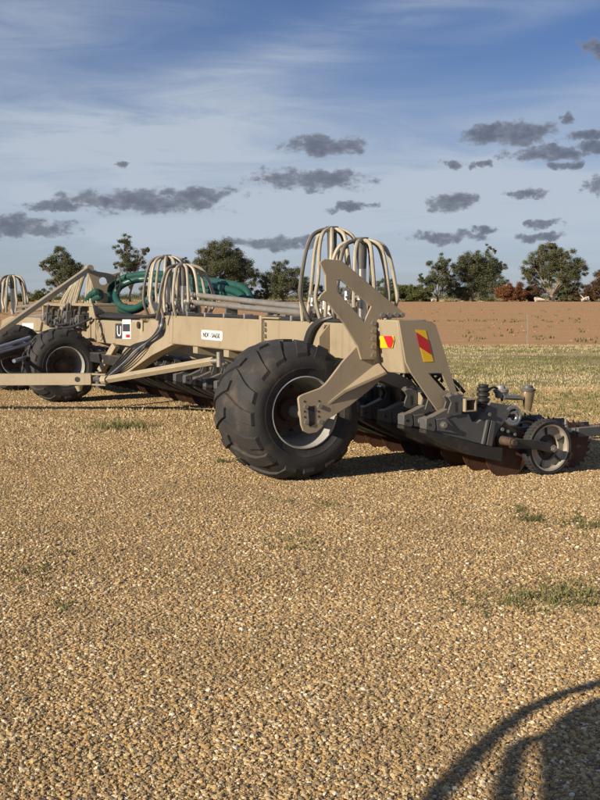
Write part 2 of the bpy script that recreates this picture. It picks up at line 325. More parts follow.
def b_stone(t, b):
    oi = nd(t, 'ShaderNodeObjectInfo'); c = ramp(t, oi.outputs['Random'], STONE, 'CONSTANT')
    pn = noise_n(t, oi.outputs['Location'], .7, 5, .65)
    c = mixrgb(t, rng(t, pn, .42, .68, 0, .42), c, (.27, .195, .11))
    co = nd(t, 'ShaderNodeTexCoord').outputs['Object']
    n = noise_n(t, co, 2.0, 4)
    hv = nd(t, 'ShaderNodeHueSaturation'); t.links.new(c, hv.inputs['Color']); t.links.new(rng(t, n, .3, .7, .75, 1.15), hv.inputs['Value'])
    t.links.new(hv.outputs[0], b.inputs['Base Color']); b.inputs['Roughness'].default_value = .8
def b_field(t, b):
    co = nd(t, 'ShaderNodeTexCoord').outputs['Object']
    n1 = noise_n(t, co, .05, 8, .6); n2 = noise_n(t, co, 3.0, 8, .7)
    mpn = nd(t, 'ShaderNodeMapping'); mpn.inputs['Scale'].default_value = (.02, .6, 1); t.links.new(co, mpn.inputs[0]); n3 = noise_n(t, mpn.outputs[0], 1.0, 4, .6)
    c = mixrgb(t, rng(t, n2, .3, .7), (.43, .25, .125), (.51, .315, .17))
    c = mixrgb(t, rng(t, n3, .4, .7, 0, .45), c, (.37, .205, .10))
    c = mixrgb(t, rng(t, n1, .5, .75, 0, .4), c, (.48, .30, .165))
    t.links.new(c, b.inputs['Base Color'])
    bp = nd(t, 'ShaderNodeBump'); bp.inputs['Strength'].default_value = .5; bp.inputs['Distance'].default_value = .08; t.links.new(n2, bp.inputs['Height']); t.links.new(bp.outputs[0], b.inputs['Normal'])
def b_verge(t, b):
    co = nd(t, 'ShaderNodeTexCoord').outputs['Object']
    mpn = nd(t, 'ShaderNodeMapping'); mpn.inputs['Scale'].default_value = (.35, 1, 1); t.links.new(co, mpn.inputs[0])
    n1 = noise_n(t, mpn.outputs[0], .38, 7, .62); n2 = noise_n(t, co, 9.0, 8, .7)
    c = mixrgb(t, rng(t, n2, .3, .7), (.33, .255, .14), (.46, .37, .215))
    c = mixrgb(t, rng(t, n1, .46, .60, 0, .85), c, mixrgb(t, rng(t, n2, .35, .65), (.15, .155, .05), (.25, .225, .09)))
    t.links.new(c, b.inputs['Base Color'])
    bp = nd(t, 'ShaderNodeBump'); bp.inputs['Strength'].default_value = .7; bp.inputs['Distance'].default_value = .05; t.links.new(n2, bp.inputs['Height']); t.links.new(bp.outputs[0], b.inputs['Normal'])
ground_mat('gravel_ground', b_gravel); ground_mat('gravel_stone', b_stone); ground_mat('ploughed_soil', b_field); ground_mat('dry_grass_soil', b_verge)

def sheet(name, mat, z, xs, edge_near, edge_far, ny=24):
    m = MB(); nx = len(xs)
    vs = []
    for j in range(ny + 1):
        for x in xs:
            a, b = edge_near(x), edge_far(x); vs.append((x, a + (b - a) * (j / ny), z))
    fs = [(j*nx+i, j*nx+i+1, (j+1)*nx+i+1, (j+1)*nx+i) for j in range(ny) for i in range(nx - 1)]
    m.add(vs, fs); o = m.build(name, mat); tag(o, kind='structure'); return o
o = sheet('gravel_yard', 'gravel_ground', 0, [-4000, -40, 0, 40, 4000], lambda x: -200, lambda x: 4500, 1)
xs = [-120 + i * 1.0 for i in range(241)]
def fb(x, s, k): return noise.noise(Vector((x * s, k, 0)))
sheet('grass_verge', 'dry_grass_soil', .006, xs, lambda x: 20.5 + fb(x, .5, 1) * 2.0 + fb(x, 1.7, 2) * .9 - x * .05, lambda x: 37.5 + fb(x, .3, 5) * .4)
xs = [-600 + i * 10 for i in range(121)]
sheet('ploughed_field', 'ploughed_soil', .012, xs, lambda x: 37.2 + fb(x, .3, 9) * .3, lambda x: 352, 2)
sheet('far_paddock', 'dry_grass_soil', .05, [-1500, 0, 1500], lambda x: 350, lambda x: 1500, 1)

# ------------------------------------------------------------------ scattered stuff with geometry nodes
def scatter(name, poly, density, mat, geo, rmin, rmax, zs=(.55, .9), seed=0, z=0.0, mask=None, tilt=True):
    me = bpy.data.meshes.new(name); me.from_pydata([(x, y, z) for x, y in poly], [], [tuple(range(len(poly)))])
    if isinstance(mat, str): mat = MATS[mat]
    me.materials.append(mat)
    o = bpy.data.objects.new(name, me); col.objects.link(o); tag(o, kind='stuff')
    g = bpy.data.node_groups.new(name, 'GeometryNodeTree')
    g.interface.new_socket('Geometry', in_out='INPUT', socket_type='NodeSocketGeometry'); g.interface.new_socket('Geometry', in_out='OUTPUT', socket_type='NodeSocketGeometry')
    gi = g.nodes.new('NodeGroupInput'); go = g.nodes.new('NodeGroupOutput')
    dp = g.nodes.new('GeometryNodeDistributePointsOnFaces'); dp.inputs['Seed'].default_value = seed
    g.links.new(gi.outputs[0], dp.inputs['Mesh'])
    if mask:
        nt_ = g.nodes.new('ShaderNodeTexNoise'); nt_.inputs['Scale'].default_value = mask[0]; nt_.inputs['Detail'].default_value = 5
        mr = g.nodes.new('ShaderNodeMapRange'); mr.inputs[1].default_value = mask[1]; mr.inputs[2].default_value = mask[2]; mr.inputs[3].default_value = mask[3] * density; mr.inputs[4].default_value = density
        pos = g.nodes.new('GeometryNodeInputPosition'); vm = g.nodes.new('ShaderNodeVectorMath'); vm.operation = 'MULTIPLY'; vm.inputs[1].default_value = (mask[4], 1, 1)
        g.links.new(pos.outputs[0], vm.inputs[0]); g.links.new(vm.outputs[0], nt_.inputs['Vector']); g.links.new(nt_.outputs[0], mr.inputs[0]); g.links.new(mr.outputs[0], dp.inputs['Density'])
    else: dp.inputs['Density'].default_value = density
    ip = g.nodes.new('GeometryNodeInstanceOnPoints'); g.links.new(dp.outputs['Points'], ip.inputs['Points'])
    geo(g, ip)
    rr = g.nodes.new('FunctionNodeRandomValue'); rr.data_type = 'FLOAT_VECTOR'; rr.inputs['Min'].default_value = (-.5 if tilt else 0, -.5 if tilt else 0, 0); rr.inputs['Max'].default_value = (.5 if tilt else 0, .5 if tilt else 0, 6.28); rr.inputs['Seed'].default_value = seed + 3
    g.links.new(rr.outputs[0], ip.inputs['Rotation'])
    rs = g.nodes.new('FunctionNodeRandomValue'); rs.data_type = 'FLOAT'; rs.inputs[2].default_value = 0; rs.inputs[3].default_value = 1; rs.inputs['Seed'].default_value = seed + 5
    pw = g.nodes.new('ShaderNodeMath'); pw.operation = 'POWER'; pw.inputs[1].default_value = 4.5; g.links.new(rs.outputs[1], pw.inputs[0])
    ma = g.nodes.new('ShaderNodeMath'); ma.operation = 'MULTIPLY_ADD'; ma.inputs[1].default_value = rmax - rmin; ma.inputs[2].default_value = rmin; g.links.new(pw.outputs[0], ma.inputs[0])
    rv = g.nodes.new('FunctionNodeRandomValue'); rv.data_type = 'FLOAT_VECTOR'; rv.inputs['Min'].default_value = (.75, .75, zs[0]); rv.inputs['Max'].default_value = (1.35, 1.1, zs[1]); rv.inputs['Seed'].default_value = seed + 7
    sv = g.nodes.new('ShaderNodeVectorMath'); sv.operation = 'SCALE'; g.links.new(rv.outputs[0], sv.inputs[0]); g.links.new(ma.outputs[0], sv.inputs['Scale']); g.links.new(sv.outputs[0], ip.inputs['Scale'])
    g.links.new(ip.outputs[0], go.inputs[0])
    md = o.modifiers.new('scatter', 'NODES'); md.node_group = g
    return o
def mesh_source(mesh_obj):
    def f(g, ip):
        oi = g.nodes.new('GeometryNodeObjectInfo'); oi.inputs[0].default_value = mesh_obj; g.links.new(oi.outputs['Geometry'], ip.inputs['Instance'])
    return f
def pebble(mat):
    def f(g, ip):
        ic = g.nodes.new('GeometryNodeMeshIcoSphere'); ic.inputs['Radius'].default_value = 1; ic.inputs['Subdivisions'].default_value = 1 if mat == 'gravel_stone' else 2
        po = g.nodes.new('GeometryNodeInputPosition'); nn = g.nodes.new('ShaderNodeTexNoise'); nn.inputs['Scale'].default_value = 1.1; nn.inputs['Detail'].default_value = 2
        sc_ = g.nodes.new('ShaderNodeMath'); sc_.operation = 'MULTIPLY_ADD'; sc_.inputs[1].default_value = 1.5; sc_.inputs[2].default_value = .25
        g.links.new(po.outputs[0], nn.inputs['Vector']); g.links.new(nn.outputs[0], sc_.inputs[0])
        vs = g.nodes.new('ShaderNodeVectorMath'); vs.operation = 'SCALE'; g.links.new(po.outputs[0], vs.inputs[0]); g.links.new(sc_.outputs[0], vs.inputs['Scale'])
        sp = g.nodes.new('GeometryNodeSetPosition'); g.links.new(ic.outputs[0], sp.inputs['Geometry']); g.links.new(vs.outputs[0], sp.inputs['Position'])
        sm = g.nodes.new('GeometryNodeSetMaterial'); sm.inputs['Material'].default_value = MATS[mat]; g.links.new(sp.outputs[0], sm.inputs[0])
        g.links.new(sm.outputs[0], ip.inputs['Instance'])
    return f
def trap(y0, y1, k=.285, e=.75): return [(-k*y0-e, y0), (k*y0+e, y0), (k*y1+e, y1), (-k*y1-e, y1)]
scatter('gravel_stones', trap(3.2, 6.2), 22000, 'gravel_stone', pebble('gravel_stone'), .0024, .0135, seed=1, z=.001, mask=(1.3, .36, .58, .45, .7))
scatter('gravel_stones', trap(3.2, 9), 60, 'gravel_stone', pebble('gravel_stone'), .009, .021, seed=11, z=.002, mask=(1.0, .4, .6, .15, 1))
scatter('gravel_stones', trap(6.2, 11), 8500, 'gravel_stone', pebble('gravel_stone'), .0034, .0140, seed=2, z=.001, mask=(1.0, .36, .58, .5, .5))
scatter('gravel_stones', trap(11, 21), 2200, 'gravel_stone', pebble('gravel_stone'), .007, .018, seed=3, z=.001)

# grass: blades as real little faces, one tuft repeated by hand-made mesh
def blade_mat(name, a, b):
    def f(t, bs):
        geo = nd(t, 'ShaderNodeNewGeometry'); c = ramp(t, geo.outputs['Random Per Island'], [(0, a), (1, b)])
        t.links.new(c, bs.inputs['Base Color']); bs.inputs['Roughness'].default_value = .7
    return ground_mat(name, f)
blade_mat('green_blade', (.10, .12, .04), (.27, .25, .11)); blade_mat('dry_blade', (.40, .32, .17), (.56, .47, .28)); blade_mat('dark_weed', (.07, .085, .032), (.17, .16, .065))
def blades(mb, x, y, n, spread, h, lean=.6, wd=.006, rg=rnd):
    for _ in range(n):
        a = rg.uniform(0, 6.283); d = spread * math.sqrt(rg.random()); bx, by = x + math.cos(a) * d, y + math.sin(a) * d
        hh = h * rg.uniform(.45, 1.1); la = rg.uniform(0, 6.283); ll = hh * lean * rg.uniform(.2, 1.2); p = rg.uniform(0, 3.14); ww = wd * rg.uniform(.6, 1.3)
        ox, oy = math.cos(p) * ww, math.sin(p) * ww; tx, ty = math.cos(la) * ll, math.sin(la) * ll
        mb.add([(bx-ox, by-oy, 0), (bx+ox, by+oy, 0), (bx+tx*.4+ox*.8, by+ty*.4+oy*.8, hh*.6), (bx+tx*.4-ox*.8, by+ty*.4-oy*.8, hh*.6), (bx+tx, by+ty, hh)], [(0,1,2,3), (3,2,4)])
def grass_cover(name, n, fn, mat, h, wd, nb, spread, z):
    mb = MB(); rg = random.Random(hash(name) % 1000 if False else len(name) * 31 + n)
    k = 0
    while k < n:
        x = rg.uniform(-14, 22); y = rg.uniform(13.5, 38.3)
        if abs(x) > .30 * y + 1.5: continue
        if not fn(x, y, rg): continue
        blades(mb, x, y, nb, spread, h, wd=wd, rg=rg); k += 1
    me = bpy.data.meshes.new(name); me.from_pydata(mb.v, [], mb.f); me.materials.append(MATS[mat])
    o = bpy.data.objects.new(name, me); col.objects.link(o); o.location.z = z; tag(o, kind='stuff'); return o
def green_here(x, y, rg):
    n = noise.fractal(Vector((x * .13, y * .42, 3.1)), 1, 2, 4)
    lim = .12 if y > 21 else .42
    return n > lim + rg.uniform(-.18, .18)
def dry_here(x, y, rg):
    n = noise.fractal(Vector((x * .12, y * .38, 7.7)), 1, 2, 4)
    lim = -.05 if y > 20 else .30
    if y > 35.5: lim = -.6
    return n > lim + rg.uniform(-.25, .25)
grass_cover('green_grass', 7000, green_here, 'green_blade', .055, .006, 7, .10, .006)
grass_cover('dry_grass', 9000, dry_here, 'dry_blade', .05, .006, 6, .12, .006)
# clods and weeds on the ploughed ground
material('clod', (.30, .16, .075), (.38, .21, .105), rough=.95, scale=2)
scatter('soil_clods', [(-20, 38), (20, 38), (60, 150), (-60, 150)], .9, 'clod', pebble('clod'), .03, .10, seed=5, z=.012, mask=(.05, .42, .62, .05, .3))
mbw = MB(); rg = random.Random(4)
for k in range(300):
    y = rg.choice([rg.uniform(70, 82), rg.uniform(82, 140), rg.uniform(40, 60)]); x = rg.uniform(-.3, .33) * y
    blades(mbw, x, y, 7, .22, .13, wd=.03, rg=rg)
me = bpy.data.meshes.new('field_weeds'); me.from_pydata(mbw.v, [], mbw.f); me.materials.append(MATS['dark_weed']); o = bpy.data.objects.new('field_weeds', me); col.objects.link(o); o.location.z = .012; tag(o, kind='stuff')
# ------------------------------------------------------------------ the seeder
seeder = empty('disc_seeder', ORG, math.atan2(AU.y, AU.x))
tag(seeder, 'long tan disc seeder with dark disc units, hose arches and big black tyres', 'seeder')
S = seeder
def Dp(px, py, depth):
    r = ray(px, py); P = CAMP + r * (depth / r.y); return W2M(*P)
TAN = 'tan_paint'
def plate(name, pts, off, mat=TAN, parent=S, bevel=.006):
    m = MB(); m.prism(pts, off); return m.build(name, mat, parent, bevel)
def bolts(pts, d, r, parent, name='bolt', mat='zinc_bolt', h=None):
    me = None
    for p in pts:
        m = MB(); m.bolt((0, 0, 0), d, r, h); 
        if me is None: o = m.build(name, mat, parent); me = o
        else: o = me.copy(); col.objects.link(o); o.parent = parent
        o.location = p
# ---- wheels
material('wheel_brown', (.24, .21, .18), (.14, .115, .092), rough=.6, scale=7, dirt=(.20, .12, .07), dirt_amt=.6, dirt_scale=7)
def wheel_mesh(Rw, W, nl, lugw, parent, loc, rim_k=.5):
    k = Rw / .645
    hw = W / 2
    Rr = Rw * rim_k
    CAR = [(0, .972), (.4, .966), (.65, .946), (.82, .905), (.93, .84), (1.0, .74), (1.0, .68)]
    def car(q):
        q = abs(q)
        for (a, ra), (c, rc) in zip(CAR, CAR[1:]):
            if q <= c: return ra + (rc - ra) * (q - a) / max(1e-6, c - a)
        return CAR[-1][1]
    half = [(hw*a, Rw*ra) for a, ra in CAR] + [(hw*.985, Rw*.63), (hw*.992, Rw*.625), (hw*.97, Rw*.612), (hw*.945, Rw*.57), (hw*.92, Rr*1.06)]
    prof = [(-x, y) for x, y in reversed(half[1:])] + half
    # rim: outer flange, barrel, dished centre
    rim = MB()
    rp = [(hw*.84, Rr*1.06), (hw*.945, Rr*1.06), (hw*.955, Rr*1.03), (hw*.90, Rr*1.0), (hw*.60, Rr*.965), (hw*.50, Rr*.92), (-hw*.1, Rr*.84), (-hw*.16, Rr*.83)]
    rim.lathe((0, 0, 0), rp, 48); rim.lathe((0, 0, 0), [(-hw*.8, Rr*1.03), (-hw*.84, Rr), (-hw*.5, Rr*.86), (-hw*.1, Rr*.85)], 40)
    wh = rim.build('wheel', 'rim_paint', parent, loc=loc)
    t = MB(); t.lathe((0, 0, 0), prof, 72)
    for i in range(nl * 2):
        side = 1 if i % 2 else -1; a0 = 2 * math.pi * i / (nl * 2); vs = []; n = 7
        for j in range(n):
            q = j / (n - 1); xn = -.05 + 1.0 * q; x = side * hw * xn
            aa = a0 + (.26 * q ** 1.3) * (1.15 if i % 4 < 2 else 1.0)
            top = Rw * (car(xn) + .038 - .004 * q); x *= 1.0 + .02 * q
            bot = top - Rw * .07; wdt = lugw * (.85 + .30 * q) * (1 + .08 * math.sin(i * 2.7)) / Rw
            for (s_, r_) in ((-.5, bot), (-.40, top), (.40, top), (.5, bot)):
                ang = aa + s_ * wdt; vs.append((x, r_ * math.cos(ang), r_ * math.sin(ang)))
        fs = [(0, 1, 2, 3), tuple((n-1)*4 + k_ for k_ in (3, 2, 1, 0))]
        for j in range(n - 1):
            for k_ in range(4): fs.append((j*4+k_, j*4+(k_+1) % 4, (j+1)*4+(k_+1) % 4, (j+1)*4+k_))
        t.add(vs, fs)
    zc = -Rw * .972
    t.v = [(x + (math.copysign(.02, x) * max(0, 1 - (z - zc) / (.25 * Rw)) if abs(x) > hw * .8 else 0), y, max(z, zc)) for x, y, z in t.v]
    ty = t.build('tyre', 'rubber', wh, bevel=.008 if Rw > .6 else 0)
    d_ = MB(); d_.lathe((0, 0, 0), [(-hw*.16, Rr*.845), (-hw*.14, Rr*.80), (-hw*.1, Rr*.55), (-hw*.02, Rr*.42), (-hw*.02, 0)], 40); d_.build('wheel_disc', 'wheel_brown', wh)
    h = MB(); h.lathe((0, 0, 0), [(-hw*.02, Rr*.60), (hw*.03, Rr*.60), (hw*.05, Rr*.36), (hw*.24, Rr*.34), (hw*.27, Rr*.30), (hw*.36, Rr*.17), (hw*.36, 0)], 28)
    h.build('hub', 'hub_rust', wh)
    b = MB(); b.bolt((0, 0, 0), (1, 0, 0), .016 * k, .03)
    bo = None
    for i in range(10):
        a = 2 * math.pi * i / 10
        if bo is None: bo = b.build('wheel_nut', 'black_paint', wh); o = bo
        else: o = bo.copy(); col.objects.link(o); o.parent = wh
        o.location = (-hw*.13, Rr*.69 * math.cos(a), Rr*.69 * math.sin(a))
    hs = MB(); hs.lathe((0, 0, 0), [(.0, .026), (.006, .026), (.006, 0)], 12)
    return wh
wheel_mesh(.655, .80, 16, .135, S, (-.075, 0, .637), rim_k=.485)
w2 = wheel_mesh(.60, .68, 16, .12, S, (-8.46, .06, .583))
def copy_part(o, loc):
    c = o.copy(); col.objects.link(c); c.location = loc
    for ch in o.children:
        d = ch.copy(); col.objects.link(d); d.parent = c
    return c
bpy.context.view_layer.update()
w3 = copy_part(w2, (-11.05, -.10, .583))
# ---- wheel arm and tower plate, both upright plates facing outwards
UA = .50
arm = [U(*p, UA) for p in ((298.3, 399), (299.5, 396.5), (303, 394.5), (320, 388.3), (325, 384.5), (330, 378.5), (343.3, 360.8), (357.3, 345.5), (378, 345), (392, 366), (384, 377), (370, 390), (350, 406), (327, 420), (322, 428), (317, 432.5), (309, 434), (303.5, 431), (301.3, 425))]
a_o = plate('wheel_arm', arm, (-.03, 0, 0))
slot = [U(*p, UA + .004) for p in ((308, 407), (314.5, 405.5), (315, 424), (309.5, 427))]
plate('adjusting_slot', slot, (-.003, 0, 0), 'black_paint', a_o, 0)
bolts([U(*p, UA) for p in ((305.5, 406.5), (319.5, 406), (306, 422), (320, 421.5))], (1, 0, 0), .022, a_o, h=.02)
holes = [U(*p, UA) for p in ((304.5, 401.5), (319, 401), (304.6, 411.5), (304.8, 417), (318.5, 411.5), (318.7, 416.5))]
bolts(holes, (1, 0, 0), .010, a_o, 'bolt_hole', 'black_paint', .003)
m = MB(); m.cyl((.02, 0, .630), (.475, 0, .630), .055, .05, 20); m.cyl((.36, 0, .630), (.455, 0, .630), .095, .095, 20); m.build('axle', 'rim_paint', S)
# flange running from the arm up to the end box
fl_a, fl_b = U(327, 403, UA), U(378, 362, UA)
m = MB(); m.prism([fl_a, (fl_b[0], fl_b[1], fl_b[2]), (.60, .68, 1.01), (.53, fl_a[1] + .16, fl_a[2] + .11)], (0, .018, -.022)); m.build('arm_flange', TAN, S, .004)
# tower plate
tw = [U(*p, UA + .03) for p in ((320, 262.5), (324.5, 259), (339.5, 260), (343, 261.5), (400, 309.5), (404.5, 313.5), (403.5, 317.5), (379, 318.5), (377, 320.5), (376.5, 359.5), (361.5, 359.8), (357.5, 346), (344, 323.5), (327, 301.5), (318.5, 299.5), (321, 295), (326, 290.5), (325.6, 275))]
win = [U(*p, UA + .03) for p in ((337, 280.5), (341, 280), (371.5, 306.5), (364.5, 322), (337.5, 291))]
def plate_hole(name, outer, hole, off, mat, parent):
    bm = bmesh.new(); ed = []
    for loop in (outer, hole):
        vs = [bm.verts.new(p) for p in loop]; ed += [bm.edges.new((vs[i], vs[(i + 1) % len(vs)])) for i in range(len(vs))]
    r = bmesh.ops.triangle_fill(bm, edges=ed, use_beauty=True)
    fc = [f for f in r['geom'] if isinstance(f, bmesh.types.BMFace)]
    e = bmesh.ops.extrude_face_region(bm, geom=fc)
    bmesh.ops.translate(bm, vec=off, verts=[v for v in e['geom'] if isinstance(v, bmesh.types.BMVert)])
    bmesh.ops.recalc_face_normals(bm, faces=bm.faces)
    bmesh.ops.dissolve_limit(bm, angle_limit=.01, verts=bm.verts, edges=bm.edges)
    me = bpy.data.meshes.new(name); bm.to_mesh(me); bm.free(); me.materials.append(MATS[mat]); o = bpy.data.objects.new(name, me); col.objects.link(o); o.parent = parent
    b = o.modifiers.new('bevel', 'BEVEL'); b.width = .005; b.segments = 2; b.limit_method = 'ANGLE'; b.angle_limit = R(40)
    return o
t_o = plate_hole('tower_plate', tw, win, (-.028, 0, 0), TAN, S)
bolts([U(*p, UA + .03) for p in ((382, 315), (388.5, 315), (395.5, 315), (402, 315), (373, 323), (373, 331), (373, 339), (373, 347), (373, 355.5))], (1, 0, 0), .024, t_o, h=.022)
# ---- wing beam
BF, BB, BT, BL = .6, .95, 1.44, 1.058
def beam(name, u0, u1, zb=BL, zt=BT, v0=BF, v1=BB):
    m = MB(); m.box((u0, v0, zb), (u1, v1, zt)); return m.build(name, TAN, S, .012)
b_in = beam('wing_beam', -5.0, -1.92); b_out = beam('wing_beam', -1.86, .49)
j = MB(); j.box((-1.918, BF-.035, BL-.03), (-1.862, BB+.03, BT+.045)); jo = j.build('beam_joint', TAN, S, .006)
m = MB(); m.prism([(-1.86, BF-.004, BT+.012), (-1.86, BF-.03, BT+.012), (-1.45, BF-.02, BT+.012), (-1.45, BB, BT+.012), (-1.86, BB, BT+.012)], (0, 0, .02)); m.build('joint_plate', TAN, jo, .004)
bolts([(-1.80, BF-.002, z) for z in (1.12, 1.19, 1.26, 1.33, 1.39)], (0, -1, 0), .022, jo, h=.024)
bolts([(-1.68, BF+.06, BT+.032), (-1.55, BF+.10, BT+.032)], (0, 0, 1), .026, jo, h=.03)
plate('beam_gusset', [(-.62, BF-.002, 1.10), (-.36, BF-.002, 1.10), (-.36, BF-.002, 1.42)], (0, .0, 0) if False else (0, -.05, 0), TAN, S, .004)
plate('beam_gusset', [(-.352, BF-.002, 1.06), (-.352, BF-.002, 1.43), (-.352, BF-.12, 1.30), (-.352, BF-.12, 1.06)], (.02, 0, 0), TAN, S, .004)
m = MB(); m.add([(.50,.612,1.485),(.50,.95,1.485),(.50,.95,1.0),(.50,.70,1.0),(.776,.684,1.485),(.776,1.0,1.485),(.776,1.0,1.0),(.776,.772,1.0)], [(0,1,2,3),(7,6,5,4),(0,4,5,1),(1,5,6,2),(2,6,7,3),(3,7,4,0)]); eb = m.build('end_box', TAN, S, .01)
# end plate with its two legs
UE = .80
m = MB()
for q in (((399, 320), (432, 321.5), (436, 325), (451, 373), (411.5, 373), (406, 362)), ((411.5, 373), (428, 373), (444, 391), (448, 411), (438, 411)), ((442, 373), (451, 373), (457, 393), (449.5, 391)), ((444, 391), (449.5, 391), (457, 393), (455, 403), (448, 411))):
    m.prism([U(*p, UE) for p in q], (-.024, 0, 0))
ep = m.build('end_plate', TAN, S)
def decal(name, pts, mat, parent, off=(.003, 0, 0)):
    m = MB(); m.prism(pts, off); return m.build(name, mat, parent)
decal('reflector', [U(*p, UE) for p in ((415.6, 329.6), (425.6, 330.4), (433.4, 361.6), (423.6, 362))], 'reflective_yellow', ep)
decal('reflector_stripe', [U(*p, UE + .0035) for p in ((415.9, 332), (428, 340), (431.6, 355), (419.4, 347))], 'reflective_red', ep, (.002, 0, 0))
def FF(px, py, e=.004):
    v = .6
    for _ in range(4):
        p = V(px, py, v); v = .612 + (1.485 - p[2]) * .18 + (p[0] - .5) * .26
    p = V(px, py, v - e); return p
decal('reflector', [FF(*p) for p in ((380, 336), (393.5, 336), (394.5, 340), (392.5, 348), (380.6, 348))], 'reflective_yellow', eb, (0, -.002, 0))
decal('reflector_stripe', [FF(*p, .008) for p in ((383.5, 336), (391.5, 336), (393.6, 340.5), (391.2, 347.6), (388, 347.4))], 'reflective_red', eb, (0, -.002, 0))
# number plate on the beam
sp0, sp1 = V(201.5, 329.8, BF), V(222.5, 341, BF)
def rrect(u0, u1, z0, z1, v, r, n=5):
    o = []
    for (cu, cz, a0) in ((u1 - r, z1 - r, 0), (u0 + r, z1 - r, 90), (u0 + r, z0 + r, 180), (u1 - r, z0 + r, 270)):
        for k in range(n + 1): a = R(a0 + 90 * k / n); o.append((cu + r * math.cos(a), v, cz + r * math.sin(a)))
    return o
SZ0, SZ1 = 1.161, 1.279
dp = decal('name_decal', rrect(sp0[0], sp1[0], SZ0, SZ1, BF, .03), 'white_print', b_in, (0, -.003, 0))
def text(s, name, u0, u1, z0, z1, v, mat, parent):
    c = bpy.data.curves.new(name, 'FONT'); c.body = s; c.size = 1; c.extrude = .004
    o = bpy.data.objects.new(name, c); col.objects.link(o); bpy.context.view_layer.update()
    me = bpy.data.meshes.new_from_object(o.evaluated_get(bpy.context.evaluated_depsgraph_get())); bpy.data.objects.remove(o)
    xs_ = [p.co.x for p in me.vertices]; ys_ = [p.co.y for p in me.vertices]; x0, x1, y0, y1 = min(xs_), max(xs_), min(ys_), max(ys_)
    for p in me.vertices:
        x, y, z = p.co; p.co = (u0 + (x - x0) / (x1 - x0) * (u1 - u0), v - z * .35 - .0005, z0 + (y - y0) / (y1 - y0) * (z1 - z0))
    me.materials.clear(); me.materials.append(MATS[mat]); t = bpy.data.objects.new(name, me); col.objects.link(t); t.parent = parent; t['kind'] = 'stuff'; return t
du = sp1[0] - sp0[0]
text('NDF - SA650', 'lettering', sp0[0] + .10 * du, sp1[0] - .11 * du, SZ0 + .03, SZ1 - .03, BF - .006, 'dark_print', b_in)
# knee that drops from the beam's inner end to the brace hinge
kn = []
for (px, py, v) in ((150, 319.5, .6), (172, 319, .6), (172, 345, .6), (165, 348.5, .57), (152, 355, .5), (135, 367, .4), (122, 377.5, .33), (113, 379, .3), (112, 373, .3), (120, 363, .36), (132, 350, .45), (141, 337, .54), (147, 323, .6)):
    kn.append(V(px, py, v - .003))
m = MB(); m.prism(kn, (.05, .16, 0)); kn_o = m.build('knee_bracket', TAN, S, .006)
# wing brace: thin rod from below the beam to the hinge, square bar on to the hitch
hinge = W2M(*(CAMP + ray(106, 379.5) * (16.0 / ray(106, 379.5).y)))
rod_end = Zp(213, 361, .90)
m = MB(); m.tube([Vector(hinge) + Vector((.12, .0, .01)), rod_end], .055, 4); rod = m.build('brace_rod', 'tan_bar', S, .006)
m = MB(); m.cyl((rod_end[0], rod_end[1]-.02, rod_end[2]), (rod_end[0]+.18, rod_end[1]+.07, rod_end[2]+.015), .03); m.cyl((rod_end[0]+.2, rod_end[1]+.0, rod_end[2]-.06), (rod_end[0]+.2, rod_end[1]+.0, rod_end[2]+.12), .035); m.build('rod_clevis', 'pipe_steel', rod)
bar_l = W2M(-7.4, 16.15, .47); bar_r = Dp(92, 379, 16.0)
def sqbar(name, a, b, hw, hh, mat=TAN, parent=S, bevel=.008):
    a, b = Vector(a), Vector(b); t = (b - a).normalized(); sd = t.cross(Vector((0, 0, 1))).normalized(); up = sd.cross(t)
    m = MB(); pts = [a + sd*x*hw + up*y*hh for x, y in ((-1,-1),(1,-1),(1,1),(-1,1))]; m.prism(pts, b - a); return m.build(name, mat, parent, bevel)
bb = sqbar('brace_bar', bar_l, bar_r, .06, .085, 'tan_bar')
hv = Vector(bar_r); hdir = (Vector(hinge) - hv).normalized(); hs_ = hdir.cross(Vector((0, 0, 1))).normalized()
m = MB(); m.prism([hv + Vector((0, 0, -.09)) - hs_*.05, hv + Vector((0, 0, -.09)) + hs_*.05, hv + hdir*.20 + hs_*.05 + Vector((0, 0, -.09)), hv + hdir*.20 - hs_*.05 + Vector((0, 0, -.09))], (0, 0, .025)); m.build('hinge_yoke', 'tan_bar', S, .003); m = MB()
m.prism([hv + Vector((0, 0, .06)) - hs_*.05, hv + Vector((0, 0, .06)) + hs_*.05, hv + hdir*.20 + hs_*.05 + Vector((0, 0, .06)), hv + hdir*.20 - hs_*.05 + Vector((0, 0, .06))], (0, 0, .025))
m.build('hinge_yoke', 'tan_bar', S, .003)
m = MB(); m.cyl(hv + hdir*.09 + Vector((0, 0, -.12)), hv + hdir*.09 + Vector((0, 0, .11)), .045); m.cyl(hv + hdir*.02 , hv + hdir*.2, .05); m.build('hinge_pin', 'grey_paint', S)
m = MB(); m.cyl(hv + hdir*.16, Vector(hinge) + Vector((.06, 0, 0)), .07, .06, 10); m.build('hinge_knuckle', 'tan_bar', S)
hp = Dp(80, 378.5, 15.95); m = MB(); ta = (Vector(bar_r) - Vector(bar_l)).normalized(); nn = ta.cross(Vector((0, 0, 1)))
if W2M(0, 0, 0) and nn.dot(Vector(W2M(0, 0, 0)) - Vector(hp)) < 0: nn = -nn
hc = Vector(bar_r) - ta * .2 + nn * .061; m.cyl(hc, hc + nn * .004, .038, .038, 16); m.build('bar_hole', 'black_paint', bb)
m = MB(); m.cyl(hc - Vector((0, 0, .09)) + ta*.02, hc - Vector((0, 0, .17)) + ta*.03, .06, .03); m.build('bar_stop', 'tan_bar', bb)
